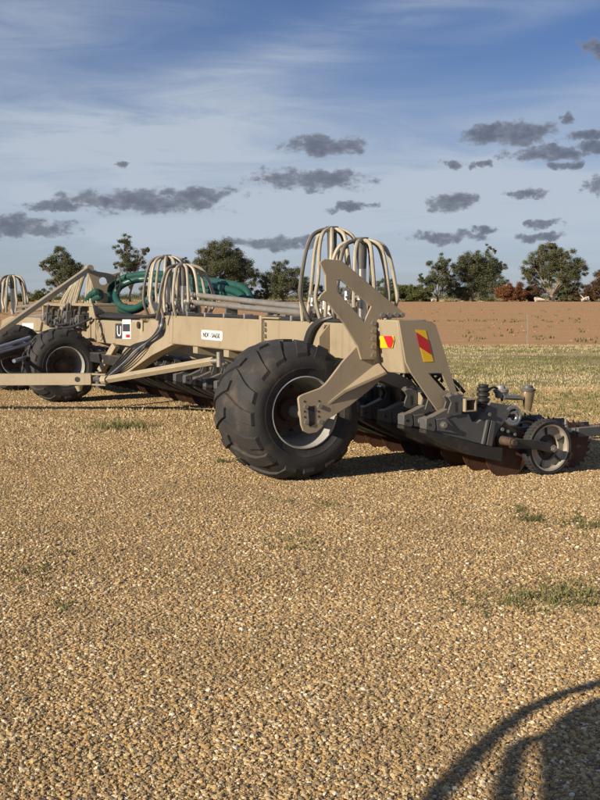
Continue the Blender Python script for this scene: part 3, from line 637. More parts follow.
# ---- disc toolbar and hangers
TBV0, TBV1, TBZ0, TBZ1 = 1.305, 1.43, .645, .763
m = MB(); L0, L1 = -13.6, .97
m.box((L0, TBV0, TBZ1-.012), (L1, TBV1, TBZ1)); m.box((L0, TBV0, TBZ0), (L1, TBV1, TBZ0+.012)); m.box((L0, TBV0, TBZ0+.012), (L1, TBV0+.012, TBZ1-.012)); m.box((L0, TBV1-.012, TBZ0+.012), (L1, TBV1, TBZ1-.012))
m.build('disc_toolbar', TAN, S)
hg = [(BF+.02, BL), (BB-.02, BL), (1.38, .86), (1.443, .80), (1.443, .635), (1.293, .625), (1.245, .78), (.86, .93), (BF+.02, .97)]
h0 = plate('bar_hanger', [(0, v, z) for v, z in hg], (.15, 0, 0)); h0.location = (-.2, 0, 0)
for u in (-1.8, -3.05, -4.05, -5.2, -6.4, -7.4, -9.2):
    c = h0.copy(); col.objects.link(c); c.location = (u, 0, 0)
# ---- disc units
UR = .90
def make_unit():
    P = lambda px, py, du=0: (du, *U(px, py, UR)[1:])
    body = MB(); body.prism([P(*p, .035) for p in ((432, 421), (440, 416.5), (450, 416.5), (462, 413), (468, 414), (471.5, 421.5), (476, 422.5), (481, 419), (486, 408), (490, 402), (500, 403.5), (513, 406), (515.5, 411), (509, 414), (503, 423), (497, 431), (491, 446), (482, 444.5), (455, 437.5), (433, 431.5))], (-.07, 0, 0))
    unit = body.build('disc_unit', 'grey_paint', S, .006)
    m = MB(); m.prism([P(*p, .055) for p in ((424, 418.5), (429, 416.5), (433, 418.5), (434, 428), (431.5, 431.5), (424, 429))], (-.11, 0, 0)); m.prism([P(*p, .042) for p in ((430, 417), (446, 408.5), (451, 411), (452, 416), (436, 421.5))], (-.084, 0, 0)); m.build('nose_block', 'grey_paint', unit, .006)
    m = MB(); m.bolt(P(427, 424, .055), (1, 0, 0), .014, .004); m.build('nose_hole', 'black_paint', unit)
    m = MB(); m.prism([P(*p, .052) for p in ((434, 419), (445, 417.5), (458, 434), (435, 430))], (-.02, 0, 0)); m.build('side_plate', 'grey_paint', unit, .004)
    m = MB(); m.cyl(P(441.5, 424.5, .05), P(441.5, 424.5, .062), .033, .033, 16); m.bolt(P(441.5, 424.5, .062), (1, 0, 0), .024, .022); m.build('pivot_bolt', 'zinc_bolt', unit)
    # clamp gripping the toolbar
    m = MB()
    for du in (.05, -.03): m.prism([P(*p, du) for p in ((446, 413), (449.5, 402), (446.5, 397), (451, 394.5), (459.5, 396.5), (461, 403), (460, 414), (452, 416))], (-.02, 0, 0))
    m.box((-.045, *[P(449, 396)[1], P(449, 396)[2] - .015]), (.045, P(461, 396)[1], P(449, 396)[2] + .012)); m.build('toolbar_clamp', 'grey_paint', unit, .004)
    m = MB(); m.prism([P(*p, .052) for p in ((453, 402), (455.5, 401.5), (455.5, 411), (453.5, 412))], (-.001, 0, 0)); m.build('clamp_slot', 'black_paint', unit)
    m = MB(); m.bolt(P(450, 396.5, .02), (0, -.3, 1), .02, .035); m.bolt(P(457, 396, .02), (0, -.3, 1), .02, .035); m.build('clamp_nut', 'zinc_bolt', unit)
    # skirt under the body, disc, its boot
    m = MB(); m.prism([P(*p, .06) for p in ((424, 429.5), (434, 432), (456, 438), (482, 445), (500, 447.5), (499, 461), (470, 455), (440, 442), (424, 433))], (-.12, 0, 0)); m.build('skid_plate', 'black_paint', unit)
    m = MB(); c = U(508, 449, UR); pr = [(-.012, .0), (-.010, .18), (.0, .255), (.008, .255), (.004, .18), (.002, 0)]
    m.lathe((0, c[1], .235), pr, 40); m.build('coulter_disc', 'rust', unit)
    m = MB(); m.prism([P(*p, .068) for p in ((484.5, 419.5), (487, 419.5), (482, 444), (479.5, 443.5))], (-.03, 0, 0)); m.prism([P(*p, .068) for p in ((488.5, 420), (492.5, 421), (489, 446), (483.5, 444.5))], (-.03, 0, 0)); m.build('strap', 'grey_paint', unit, .003)
    for q in ((500, 429, .018), (512.5, 434, .014), (505.5, 431, .016), (487, 414, .018)):
        m = MB(); m.bolt(P(q[0], q[1], .036), (1, 0, 0), q[2], .03); m.build('link_bolt', 'zinc_bolt', unit)
    # rear linkage, gauge arm
    m = MB(); m.prism([P(*p, .03) for p in ((502, 423), (509, 424), (516, 430), (517, 440), (508, 445), (497, 447), (496, 434))], (-.06, 0, 0)); m.build('link_plate', 'black_paint', unit, .004)
    m = MB(); m.cyl(P(500.5, 440, .03), P(500.5, 440, .21), .045, .04, 14); m.bolt(P(500.5, 440, .21), (1, 0, 0), .03, .03); m.build('arm_pivot', 'hub_rust', unit)
    g = (.10, U(548, 449.0, 1.0)[1], .262)
    m = MB(); m.prism([P(498, 436, .20), P(525, 438, .20), (.20, g[1]-.02, g[2]+.045), (.20, g[1]+.035, g[2]), (.20, g[1]-.02, g[2]-.045), P(525, 447, .20), P(499, 446, .20)], (-.03, 0, 0)); m.cyl((.02, g[1], g[2]), (.175, g[1], g[2]), .03); m.build('gauge_arm', 'black_paint', unit, .004)
    Rg = .268
    m = MB(); m.lathe(g, [(-.05, .21), (-.058, .25), (-.045, Rg-.006), (0, Rg), (.045, Rg-.006), (.058, .25), (.05, .222)], 44)
    n = 44
    for i in range(n):
        a = 2 * math.pi * i / n; q = [(x, r, aa) for x in (-.04, .04) for r in (Rg-.012, Rg+.004) for aa in (a - .035, a + .035)]
        vs = [(g[0] + x, g[1] + r * math.cos(aa), g[2] + r * math.sin(aa)) for x, r, aa in q]
        m.add(vs, [(0,1,3,2), (4,6,7,5), (0,4,5,1), (2,3,7,6), (0,2,6,4), (1,5,7,3)])
    m.build('gauge_tyre', 'rubber_wheel', unit)
    m = MB(); m.lathe(g, [(.056, .224), (.052, .208), (.02, .198), (.014, .19), (.018, .128), (.008, .122), (-.02, .122)], 40)
    m.lathe(g, [(-.05, .215), (-.045, .2), (.01, .192)], 36)
    m.build('gauge_rim', 'wheel_cream', unit)
    for i in range(5):
        m = MB(); a = 2 * math.pi * i / 5 + .5; ca, sa = math.cos(a), math.sin(a)
        m.tube([(g[0] + .022, g[1] + .125*ca, g[2] + .125*sa), (g[0] + .028, g[1] + .205*ca, g[2] + .205*sa)], .012, 6)
        m.build('rim_rib', 'black_paint', unit)
    m = MB(); m.lathe(g, [(-.03, .14), (-.012, .122), (-.008, .07), (.02, .065), (.03, .0)], 28); m.build('gauge_hub', 'black_paint', unit)
    m = MB(); m.bolt((.20, g[1], g[2]), (1, 0, 0), .036, .014); m.bolt((.214, g[1], g[2]), (1, 0, 0), .022, .02); m.build('axle_nut', 'zinc_bolt', unit)
    # rubber spring, seed cup and pipe, curved casting
    s0 = P(487.5, 405); m = MB(); zc = s0[2] - .03
    pr = []
    for k in range(4): pr += [(k*.05, .042), (k*.05 + .012, .062), (k*.05 + .036, .062), (k*.05 + .046, .042)]
    pr = [(-.0, 0)] + pr + [(.20, .05), (.215, .05), (.225, 0)]
    m.lathe((-.05, s0[1], zc), pr, 18, axis='z'); m.build('rubber_spring', 'black_hose', unit)
    m = MB(); m.tube(spline([P(492, 392, -.05), P(500, 388, -.08), P(507, 392, -.1), P(510, 402, -.1)], 6), .012, 6); m.build('spring_hose', 'rust', unit)
    c1 = P(533, 411); m = MB(); m.lathe((-.06, c1[1], c1[2]), [(0, 0), (0, .035), (.10, .052), (.16, .062), (.19, .062), (.19, .0)], 18, axis='z'); m.build('seed_cup', 'brass', unit)
    m = MB(); m.lathe((-.06, c1[1], c1[2] + .185), [(0, .0), (0, .072), (.022, .074), (.03, .05), (.055, .045), (.055, 0)], 18, axis='z'); m.build('cup_lid', 'grey_paint', unit)
    c2 = P(508.5, 399); m = MB(); m.lathe((-.1, c2[1], c2[2]), [(0, 0), (0, .05), (.05, .06), (.06, .075), (.085, .075), (.09, .045), (.12, .04), (.12, 0)], 16, axis='z'); m.build('valve_cap', 'galvanised', unit)
    m = MB(); m.tube([P(507, 397.5, -.03), P(528, 398.5, -.06)], .024, 10); m.build('seed_pipe', 'steel', unit)
    m = MB(); cc = P(510.5, 415.5); m.tube([(.055, cc[1] + .082*math.cos(a), cc[2] + .082*math.sin(a)) for a in [R(-150 + 12*k) for k in range(25)]], .019, 8); m.tube([(.055, cc[1] + .045*math.cos(a), cc[2] - .012 + .045*math.sin(a)) for a in [R(-170 + 15*k) for k in range(20)]], .016, 8); m.build('cast_clevis', 'steel', unit)
    # rear frame and toothed closing wheel
    m = MB(); r0 = P(566, 431); r1 = P(612, 431); m.box((-.07, r0[1], .335), (-.02, r1[1], .41)); m.box((.03, r0[1]+.12, .33), (.06, r1[1], .42)); m.box((-.02, r0[1]+.10, .34), (.03, r0[1]+.13, .415)); m.box((-.02, r0[1]+.33, .34), (.03, r0[1]+.36, .415)); m.box((-.06, g[1]-.25, .40), (-.03, r0[1]+.04, .45)); m.build('closer_frame', 'grey_paint', unit, .004)
    m = MB(); m.cyl((-.045, r0[1]+.05, .40), (-.045, r0[1]+.05, .50), .014); m.cyl((-.045, r0[1]+.05, .40), (-.045, r0[1]+.05, .44), .026); m.build('closer_pin', 'zinc_bolt', unit)
    tw_ = (-.10, r0[1] + .17, .23); nt_ = 22; m = MB(); vs = []; fs = []
    for x in (-.006, .006):
        for i in range(nt_ * 2):
            a = math.pi * i / nt_ + (.07 if i % 2 == 0 else 0); r_ = .255 if i % 2 == 0 else .205; vs.append((tw_[0] + x, tw_[1] + r_*math.cos(a), tw_[2] + r_*math.sin(a)))
    nn_ = nt_ * 2
    m.add(vs, [tuple(range(nn_)), tuple(range(2*nn_-1, nn_-1, -1))] + [(i, i+nn_, (i+1) % nn_+nn_, (i+1) % nn_) for i in range(nn_)]); m.build('toothed_wheel', 'rust', unit)
    return unit
material('wheel_cream', (.40, .365, .29), (.30, .265, .205), rough=.5, scale=9, dirt=(.20, .15, .10), dirt_amt=.55, dirt_scale=12)
unit = make_unit(); bpy.context.view_layer.update()
for k in range(1, 36):
    if k >= 17:                                   # far units show only as a dark row
        c = unit.copy(); col.objects.link(c)
        for ch in unit.children:
            if ch.name.split('.')[0] in ('nose_block', 'coulter_disc', 'toolbar_clamp', 'skid_plate', 'side_plate'):
                d = ch.copy(); col.objects.link(d); d.parent = c
    else:
        c = unit.copy(); col.objects.link(c)
        for ch in unit.children:
            if ch.name.split('.')[0] in ('rubber_spring', 'valve_cap', 'seed_cup', 'cup_lid', 'seed_pipe', 'spring_hose', 'cast_clevis'): continue
            d = ch.copy(); col.objects.link(d); d.parent = c
    c.location = (UR - .02 - .375 * k, 0, 0)
unit.location = (UR - .02, 0, 0)
# ---- hose arches
material('hose_dark', (.16, .14, .115), (.09, .08, .07), rough=.5, scale=9)
hose_no = 0
def hose_arch(name, head, n, rad, zf, ph, r=.023, squash=1.0, post=True):
    hd = Vector(head); m = MB(); m.lathe(hd, [(-.30, .045), (-.16, .05), (-.12, .05), (-.03, .05), (-.005, .065), (.010, .065), (.012, .0)], 18, axis='z'); root = m.build(name, 'grey_paint', S)
    m = MB(); m.cyl(hd + Vector((0, 0, -.15)), (hd.x, hd.y, zf - .05), .045, .045, 12); m.build('riser_pipe', 'steel', root)
    for k in range(n):
        a = 2 * math.pi * k / n + ph + rnd.uniform(-.12, .12); o = Vector((math.cos(a), math.sin(a) * squash, 0)); rr = rad * rnd.uniform(.82, 1.1); H_ = hd.z - zf
        p = [hd + o*.02 + Vector((0, 0, -.05)), hd + o*.08 + Vector((0, 0, -.022)), hd + o*(.10 + rr*.33) + Vector((0, 0, -H_*.085)), hd + o*(.05 + rr*.68) + Vector((0, 0, -H_*.25)), hd + o*rr*.97 + Vector((rnd.uniform(-.02, .02), 0, -H_*.54)), hd + o*rr*1.01 + Vector((rnd.uniform(-.03, .03), 0, -H_*.75)), hd + o*rr*.86 + Vector((rnd.uniform(-.12, .12), rnd.uniform(-.06, .06), -H_))]
        m = MB(); m.tube(spline(p, 6), r, 8); m.build('hose', 'hose_cream' if k not in (3, 7) else 'hose_dark', root)
    return root
hose_arch('hose_arch', V(332, 227.5, .85), 10, .345, 1.44, .2, .020)
hose_arch('hose_arch', V(362, 238.5, .95), 10, .32, 1.44, .5, .020)
hose_arch('hose_arch', V(167, 255.5, .95), 10, .37, 1.38, .1, .021)
hose_arch('hose_arch', V(183, 263.5, .80), 10, .37, 1.38, .4, .021)
hose_arch('hose_arch', V(12, 275, .9), 9, .34, 1.35, .1, .028)
hose_arch('hose_arch', V(-1, 280, .9), 9, .34, 1.35, .3, .028)
# valves and fittings under the near arches
for (px, py) in ((313, 306), (316, 313), (325, 309), (330, 314), (321, 317), (352, 312), (347, 300), (360, 300)):
    c = Vector(V(px, py, .74)); m = MB(); m.cyl(c, c + Vector((0, 0, .09)), .035, .03, 10); m.bolt(c + Vector((0, 0, .09)), (0, 0, 1), .042, .03); m.cyl(c + Vector((-.07, 0, .03)), c + Vector((.07, -.02, .03)), .018); m.build('valve', rnd.choice(['steel', 'grey_paint', 'zinc_bolt']), S)
for (px, py) in ((150, 305), (155, 311), (170, 312), (176, 308), (188, 312), (160, 303)):
    c = Vector(V(px, py, .72)); m = MB(); m.cyl(c, c + Vector((0, 0, .10)), .04, .035, 10); m.bolt(c + Vector((0, 0, .10)), (0, 0, 1), .05, .03); m.cyl(c + Vector((-.08, 0, .03)), c + Vector((.08, -.02, .03)), .02); m.build('valve', rnd.choice(['steel', 'grey_paint', 'white_print']), S)
# air pipes above the beam
p0, p1 = V(174, 292.5, .9), V(312, 308.5, .9); m = MB(); m.tube([p0, p1], .036, 14); m.build('air_pipe', 'pipe_steel', S)
p0, p1 = V(174, 300.5, .82), V(312, 314, .82); m = MB(); m.tube([p0, p1], .036, 14); m.build('air_pipe', 'pipe_steel', S)
for u in (-4.6, -3.4, -2.2, -1.2):
    m = MB(); m.box((u, .80, BT + .002), (u + .03, .95, 1.55)); m.build('pipe_stand', 'grey_paint', S)
# hydraulic lines along the beam
for k, (v, z) in enumerate(((.625, 1.460), (.67, 1.462))):
    m = MB(); m.tube(spline([(-5.3, v, z - .02)] + [(-5 + .45 * i, v + .008 * math.sin(i * 2.1 + k), z + .006 * math.sin(i * 3 + k)) for i in range(11)] + [(-.15, v, z), (.3, v + .03, z)], 5), .019, 7); m.build('hydraulic_line', 'black_hose', S)
for u in (-4.75, -4.2, -3.6, -3.0, -2.4, -1.2):
    m = MB(); m.box((u, .592, BT), (u + .035, .70, BT + .055)); m.build('line_clamp', 'galvanised', S, .004)
for k in range(4):
    m = MB(); m.tube(spline([V(333 - k, 317 + k*.6, .66), V(322 - k*1.2, 321, .59), V(313 - k*1.2, 330 , .56), V(308 - k, 345, .56), V(309 - k, 358, .62)], 8), .022, 7); m.build('hydraulic_hose', 'black_hose', S)
for k in range(6):
    j = k - 2.5
    m = MB(); m.tube(spline([V(162 + j*1.2, 309, .68), V(161.5 + j*.9, 322 , .57), V(158 + j*.6, 332 + j*.3, .53), V(148, 341.5 + j*.5, .48), V(136 + j*1.5, 349 + j*1.3, .40), V(124 + j*1.2, 361 + j*1.8, .32), V(108 + j*.3, 376 + j*.5, .26)], 8), .013, 7); m.build('hydraulic_hose', 'black_hose' if k != 3 else 'blue_steel', S)
# ---- centre section
c0, c1 = -9.5, -6.1
m = MB(); m.box((c0, .6, .955), (c1, .95, 1.32)); cbm = m.build('centre_beam', TAN, S, .012)
m = MB(); m.box((-6.09, .63, 1.0), (-5.01, .92, 1.32)); m.build('beam_link', TAN, S, .01)
bc = Vector(V(100.5, 330.5, .6))
for rr in (.17, .10):
    m = MB(); m.tube([bc + Vector((rr*math.cos(a)*1.15, -.004, rr*math.sin(a)*.9)) for a in [2*math.pi*k/28 for k in range(28)]], .014, 6, closed=True); m.build('boss_ring', TAN, cbm)
for u in (-8.55, -8.25):
    m = MB(); m.box((u, .575, .985), (u + .03, .6, 1.33)); m.build('beam_rib', TAN, cbm, .004)
def VQ(x0, y0, x1, y1, v=.6): return [V(x0, y0, v), V(x1, y0, v), V(x1, y1, v), V(x0, y1, v)]
dk = decal('warning_decal', VQ(115.5, 323.5, 122.5, 338.5, .598), 'dark_print', cbm, (0, -.003, 0))
wk = decal('warning_decal', VQ(122.5, 319.5, 131, 339, .598), 'white_print', cbm, (0, -.003, 0))
a_, b_ = V(117.2, 336, .594), V(121, 326, .594); text('U', 'lettering', a_[0], b_[0], a_[2], b_[2], .594, 'white_print', cbm)
decal('decal_band', VQ(122.8, 324, 130, 331.5, .594), 'dark_print', cbm, (0, -.002, 0)); decal('decal_band', VQ(126, 334.5, 130, 337.5, .594), 'reflective_red', cbm, (0, -.002, 0))
pl = decal('side_cover', VQ(132, 320, 143, 339, .62), 'tan_bar', cbm, (0, -.01, 0))
m = MB(); q = Vector(V(139, 325, .6)); m.cyl(q, q + Vector((0, -.02, 0)), .05, .05, 14); m.build('cover_hole', 'black_paint', cbm)
def cbox(x0, y0, x1, y1, v):
    a, b = V(x0, y0, v), V(x1, y1, v); u0, u1, z1, z0 = a[0], b[0], a[2], b[2]; m = MB(); d = .55
    m.box((u0, v, z1 - .05), (u1, v + d, z1)); m.box((u1 - .34, v, z0), (u1, v + .04, z1 - .05)); m.box((u1 - .04, v + .04, z0), (u1, v + d, z1 - .05)); m.box((u0, v, z0), (u0 + .05, v + d, z1 - .05)); m.box((u0 + .35, v + .2, z0), (u0 + .62, v + .25, z1 - .05)); return m.build('wheel_mount', TAN, S, .01)
cbox(42, 303, 65, 322, .55); cbox(70, 303, 95, 319, .55)
for (px, py, mt) in ((48, 318, 'grey_paint'), (53, 321, 'black_paint'), (59, 323, 'grey_paint'), (64, 321, 'black_paint'), (68, 317, 'grey_paint'), (75, 324, 'black_paint'), (80, 321, 'grey_paint')):
    c = Vector(V(px, py, .50)); m = MB(); m.box(c + Vector((-.10, -.05, -.12)), c + Vector((.06, .06, .10))); m.cyl(c + Vector((-.02, -.08, .02)), c + Vector((-.02, .1, .02)), .055, .055, 12); m.cyl(c + Vector((-.02, 0, .08)), c + Vector((.05, 0, .24)), .03); m.build('valve_block', mt, S, .01)
for k, (a, bq) in enumerate((((44, 320), (70, 314)), ((48, 325), (82, 317)), ((56, 328), (92, 318)))):
    m = MB(); m.tube(spline([V(*a, .52), V((a[0]+bq[0])/2, (a[1]+bq[1])/2 + 3, .44), V(*bq, .55)], 8), .022, 7); m.build('hydraulic_hose', 'black_hose', S)
m = MB(); m.box((-12.8, .65, .96), (-9.55, .95, 1.26)); m.build('centre_beam', TAN, S, .012)
for k in range(4):
    m = MB(); m.tube(spline([(-9.6, .66 + .05*k, 1.34 + .02*k), (-8.4, .60 + .05*k, 1.38 + .015*k), (-7.2, .62 + .05*k, 1.375 + .01*k), (-6.0, .62 + .05*k, 1.40), (-5.2, .62 + .04*k, 1.46)], 6), .024, 7); m.build('hydraulic_line', 'black_hose', S)
# mast, its stay and straight hoses
UMS = -8.75
mast = [U(*p, UMS) for p in ((86, 269), (90, 266.5), (95, 271), (113, 274), (121, 271.5), (120, 276), (110, 283), (107, 290), (110, 308), (97, 308), (95, 295), (91, 280))]
hole = [U(103 + 4*math.cos(a), 281 + 4*math.sin(a), UMS) for a in [2*math.pi*k/12 for k in range(12)]]
plate_hole('mast_plate', mast, hole, (-.03, 0, 0), TAN, S)
q = plate('mast_brace', [U(*p, UMS) for p in ((97, 309), (106, 303), (140, 318), (140, 322), (97, 322))], (-.25, 0, 0))
st0, st1 = U(89, 268.5, UMS + .06), Dp(-22, 347, 15.6)
sqbar('mast_stay', st1, st0, .036, .04, 'tan_bar')
m = MB(); m.cyl((st0[0] - .1, st0[1], st0[2]), (st0[0] + .08, st0[1], st0[2]), .06, .06, 16); m.build('stay_pin', TAN, S)
for k, (xa, xb, ya) in enumerate(((71, 60, 287), (74, 63, 284), (77, 67, 281), (79, 69.5, 279), (81, 73, 277), (84, 75, 275), (89, 86, 276), (91.5, 88, 277), (92.5, 91, 277))):
    m = MB(); m.tube(spline([V(xa + 3, ya - 6, .78), V(xa, ya, .75), V((xa + xb)/2, (ya + 304)/2, .75), V(xb, 306, .75)], 5), .032, 7); m.build('hose', 'hose_cream', S)
# far side: frame box with decal, rams, pipes
fa = V(6, 316, .6); fb_ = V(41, 331, .6)
m = MB(); m.prism([V(*p, .6) for p in ((2, 320), (10, 316), (39.5, 318), (41, 322), (39.5, 331), (0, 331))], (0, .3, 0)); fx = m.build('far_frame', TAN, S, .01)
decal('name_decal', VQ(22.5, 323.2, 33.5, 328.6, .598), 'white_print', fx, (0, -.004, 0))
for (a, b, r_) in (((17, 307), (46, 304.5), .035), ((17, 312), (44, 309), .03), ((30, 317), (60, 313), .04)):
    m = MB(); m.tube([V(*a, .9), V(*b, .9)], r_, 8); m.build('air_pipe', 'pipe_steel', S)
for (a, b, r_, mt) in (((-6, 349), (30, 337.5), .03, 'blue_steel'), ((-4, 353), (31, 343), .025, 'blue_steel'), ((-8, 357), (12, 351), .09, 'black_paint'), ((14, 361), (28, 357), .03, 'blue_steel')):
    m = MB(); m.tube([Dp(*a, 17.1), Dp(*b, 17.6)], r_, 12); m.build('hydraulic_ram', mt, S)
m = MB(); m.box((-12.5, .3, .42), (-9.2, .5, .62)); m.build('lower_frame', 'black_paint', S, .01)
m = MB(); m.box((-12.8, .45, .65), (-5.9, .75, .80)); m.build('lower_frame', 'black_paint', S, .01)
# diagonal strut between beam and lower frame by the hinge
sqbar('strut', V(116, 345, .6), V(101, 371, .45), .05, .05, TAN)
sqbar('strut', V(133, 345, .75), V(118, 366, .75), .05, .06, TAN)
# hoses at the near disc units
for k in range(9):
    b0 = 378 + k * 9; u = .75 - .11 * k
    m = MB(); m.tube(spline([(u, 1.45, .80), (u - .1, 1.40, .9 + .02 * (k % 3)), (u - .35, 1.45 + .04 * (k % 2), .93), (u - .6, 1.6, .86)], 6), .017, 6); m.build('hydraulic_hose', 'black_hose', S)
# ---- green delivery hose, coiled over the frame
hose = empty('air_hose', ORG, math.atan2(AU.y, AU.x)); tag(hose, 'coil of thick dark green ribbed hose slung over the tan frame', 'hose')
def rib_tube(name, pts, r):
    P = spline(pts, 40); m = MB(); rs = [r * (1 + .05 * (1 if (i % 2) else -1)) for i in range(len(P))]; m.tube(P, rs, 12); return m.build(name, 'green_hose', hose, angle=80)
HR = .054
turns = [
 [((252, 305), 1.95), ((246, 290), 1.95), ((232, 284.5), 1.95), ((200, 279.5), 1.85), ((165, 274.5), 1.7), ((145, 274), 1.5), ((125, 277.5), 1.3), ((113, 284.5), 1.15), ((108.5, 295), 1.05), ((113.5, 305), 1.0), ((125, 310.5), .95), ((137, 309.5), .95), ((147, 303), 1.0), ((156, 294), 1.2), ((170, 289), 1.5), ((200, 290), 1.75), ((237, 296.5), 1.9), ((246, 306), 1.9)],
 [((248, 308), 1.85), ((241, 295), 1.85), ((228, 289.5), 1.85), ((200, 284.5), 1.75), ((165, 280), 1.6), ((145, 279), 1.4), ((130, 281.5), 1.2), ((119, 288), 1.05), ((116, 297), .95), ((121, 305.5), .9), ((132, 309), .88), ((142, 305), .9), ((150, 298), .95)],
 [((252, 306), 2.1), ((247, 294), 2.1), ((230, 287), 2.1), ((200, 282), 2.0), ((165, 277.5), 1.85), ((143, 278), 1.65), ((124, 282), 1.4), ((113, 290), 1.25), ((112, 300), 1.15), ((121, 307.5), 1.1), ((133, 308), 1.1)],
 [((86, 303), .80), ((90, 296), .74), ((96, 292), .74), ((101, 293.5), .78)], [((90, 305), .84), ((95, 299), .78), ((101, 296), .78)]]
for cl in turns: rib_tube('hose_turn', [V(*p, v) for p, v in cl], HR)
m = MB(); c = Vector(V(118, 284, .98)); m.tube([c + Vector((.13*math.cos(a), 0, .16*math.sin(a))) for a in [2*math.pi*k/16 for k in range(16)]], .012, 6, closed=True); m.build('strap', 'black_hose', hose)

def weld(name_pts, parent=S):
    m = MB(); P = []; a, b = Vector(name_pts[0]), Vector(name_pts[1]); n = max(6, int((b - a).length / .02))
    P = [a.lerp(b, k / n) for k in range(n + 1)]; m.tube(P, [.009 + .003 * ((k % 2) - .5) + rnd.uniform(-.001, .001) for k in range(n + 1)], 6); m.build('weld', 'tan_paint', parent)
for q in (((-4.74, .598, 1.08), (-4.70, .598, 1.43)), ((-.50 + .0, .598, 1.08), (-.36, .548, 1.40)), ((.499, .60, 1.08), (.499, .60, 1.42)), ((-5.0, .598, 1.075), (-1.93, .598, 1.077)), ((-1.85, .598, 1.077), (.48, .598, 1.077))): weld(q)
# ------------------------------------------------------------------ trees and shrubs beyond the field
def leaf_mat(name, a, b, tr=.25):
    m = bpy.data.materials.new(name); m.use_nodes = True; t = m.node_tree; bs = t.nodes['Principled BSDF']
    geo = nd(t, 'ShaderNodeNewGeometry'); c = ramp(t, geo.outputs['Random Per Island'], [(0, a), (1, b)]); t.links.new(c, bs.inputs['Base Color']); bs.inputs['Roughness'].default_value = .6; bs.inputs['Specular IOR Level'].default_value = .3
    MATS[name] = m; return m
leaf_mat('gum_leaf', (.075, .088, .042), (.155, .16, .085)); leaf_mat('gum_leaf_olive', (.085, .094, .042), (.17, .165, .08)); leaf_mat('shrub_green', (.075, .095, .028), (.15, .155, .05)); leaf_mat('shrub_red', (.15, .058, .026), (.25, .105, .045)); leaf_mat('shrub_brown', (.085, .05, .025), (.15, .085, .04))
def clump(mb, c, r, n, rg, size, flat=.75):
    for _ in range(n):
        while True:
            p = Vector((rg.uniform(-1, 1), rg.uniform(-1, 1), rg.uniform(-1, 1)))
            if .12 < p.length < 1: break
        p = p * (.35 + .95 * rg.random()); p = Vector((p.x * r, p.y * r, p.z * r * flat)) + c
        a = Vector((rg.gauss(0, 1), rg.gauss(0, 1), rg.gauss(0, 1))).normalized(); b = a.orthogonal().normalized(); s = size * rg.uniform(.5, 1.3)
        d = a.cross(b); b = (b * .45 + d * rg.uniform(-.2, .2)) * s; a = a * s
        mb.add([p - a*.5, p + b*.6 - a*.05, p + a*.55, p - b*.6 + a*.08], [(0, 1, 2, 3)])
def tree(name, label, cat, px_base, lobes, dist, mat='gum_leaf', group=None, seed=1, trunk=None, leafsize=.30, dens=1.0, stems=1):
    rg = random.Random(seed); base = Vector(((px_base - 300) / F * dist, dist, .03))
    root = empty(name, base); tag(root, label, cat, group)
    s = dist / F
    crown = MB(); tr = MB(); tips = []
    for (px, py, rx) in lobes:
        c = Vector(((px - px_base) * s, rg.uniform(-.35, .35) * rx * s * 1.4, CAM_H + (HORIZON - py) * s - .03)); r = rx * s * 1.08
        tips.append((c, r)); k = max(6, int(r * r * 1.7))
        for _ in range(k):
            q = Vector((rg.gauss(0, .50), rg.gauss(0, .50), rg.gauss(0, .46)))
            if q.length > .85: q *= .85 / q.length
            q *= r
            rr = r * rg.uniform(.24, .46); clump(crown, c + q, rr, int((110 + 150 * rr * rr) * dens), rg, leafsize)
    zmin = min(c.z - r for c, r in tips)
    tr_r = trunk or .35; n = len(tips)
    fork = Vector((rg.uniform(-.4, .4), 0, max(1.5, zmin * .75 + .4)))
    tr.tube(spline([(0, 0, -.15), (rg.uniform(-.2, .2), 0, fork.z * .5), fork], 5), None, 9, rfn=lambda t: tr_r * (1.15 - .4 * t))
    for c, r in tips:
        mid = fork.lerp(c, .5) + Vector((rg.uniform(-.5, .5), rg.uniform(-.5, .5), rg.uniform(-.2, .6)))
        tr.tube(spline([fork - Vector((0, 0, .3)), mid, c + Vector((0, 0, r * .3))], 5), None, 6, rfn=lambda t: tr_r * (.55 - .42 * t))
        for _ in range(3):
            e = c + Vector((rg.uniform(-1, 1), rg.uniform(-1, 1), rg.uniform(-.2, .9))) * r * .8
            tr.tube(spline([mid.lerp(c, rg.uniform(0, .6)), (mid + e) / 2 + Vector((0, 0, .3)), e], 4), None, 5, rfn=lambda t: tr_r * (.22 - .16 * t))
    tr.build('trunk', 'bark', root)
    me = bpy.data.meshes.new('crown'); me.from_pydata(crown.v, [], crown.f); me.materials.append(MATS[mat]); o = bpy.data.objects.new('crown', me); col.objects.link(o); o.parent = root
    return root
G = 'gum trees along the far edge of the field'
tree('gum_tree', 'dark gum tree with a lopsided crown behind the slanting mast stay', 'tree', 66, [(61,257,11),(52,267,10),(72,262,10),(66,272,13),(57,281,9),(78,272,9),(84,270,8),(48,289,6),(72,284,10),(44,266,5)], 320, group=G, seed=11)
tree('gum_tree', 'slim gum tree with tufted top standing behind the green hose coil', 'tree', 131, [(127,243,8),(122,250,7),(131,256,8),(127,265,10),(143,253,6),(147,249,4),(137,266,9),(120,267,5),(131,280,7)], 330, group=G, seed=12)
tree('gum_tree', 'broad rounded gum tree rising behind the steel air pipes', 'tree', 221, [(222,252,13),(209,262,14),(236,262,13),(222,270,16),(205,275,13),(243,270,12),(250,272,9),(230,284,13),(210,287,10),(246,285,9),(254,276,6)], 330, group=G, seed=13, leafsize=.30)
tree('gum_tree', 'half hidden gum tree beside the hose arches on the beam', 'tree', 190, [(186,262,6),(191,268,8),(184,275,8),(178,266,5),(194,280,8)], 345, group=G, seed=14)
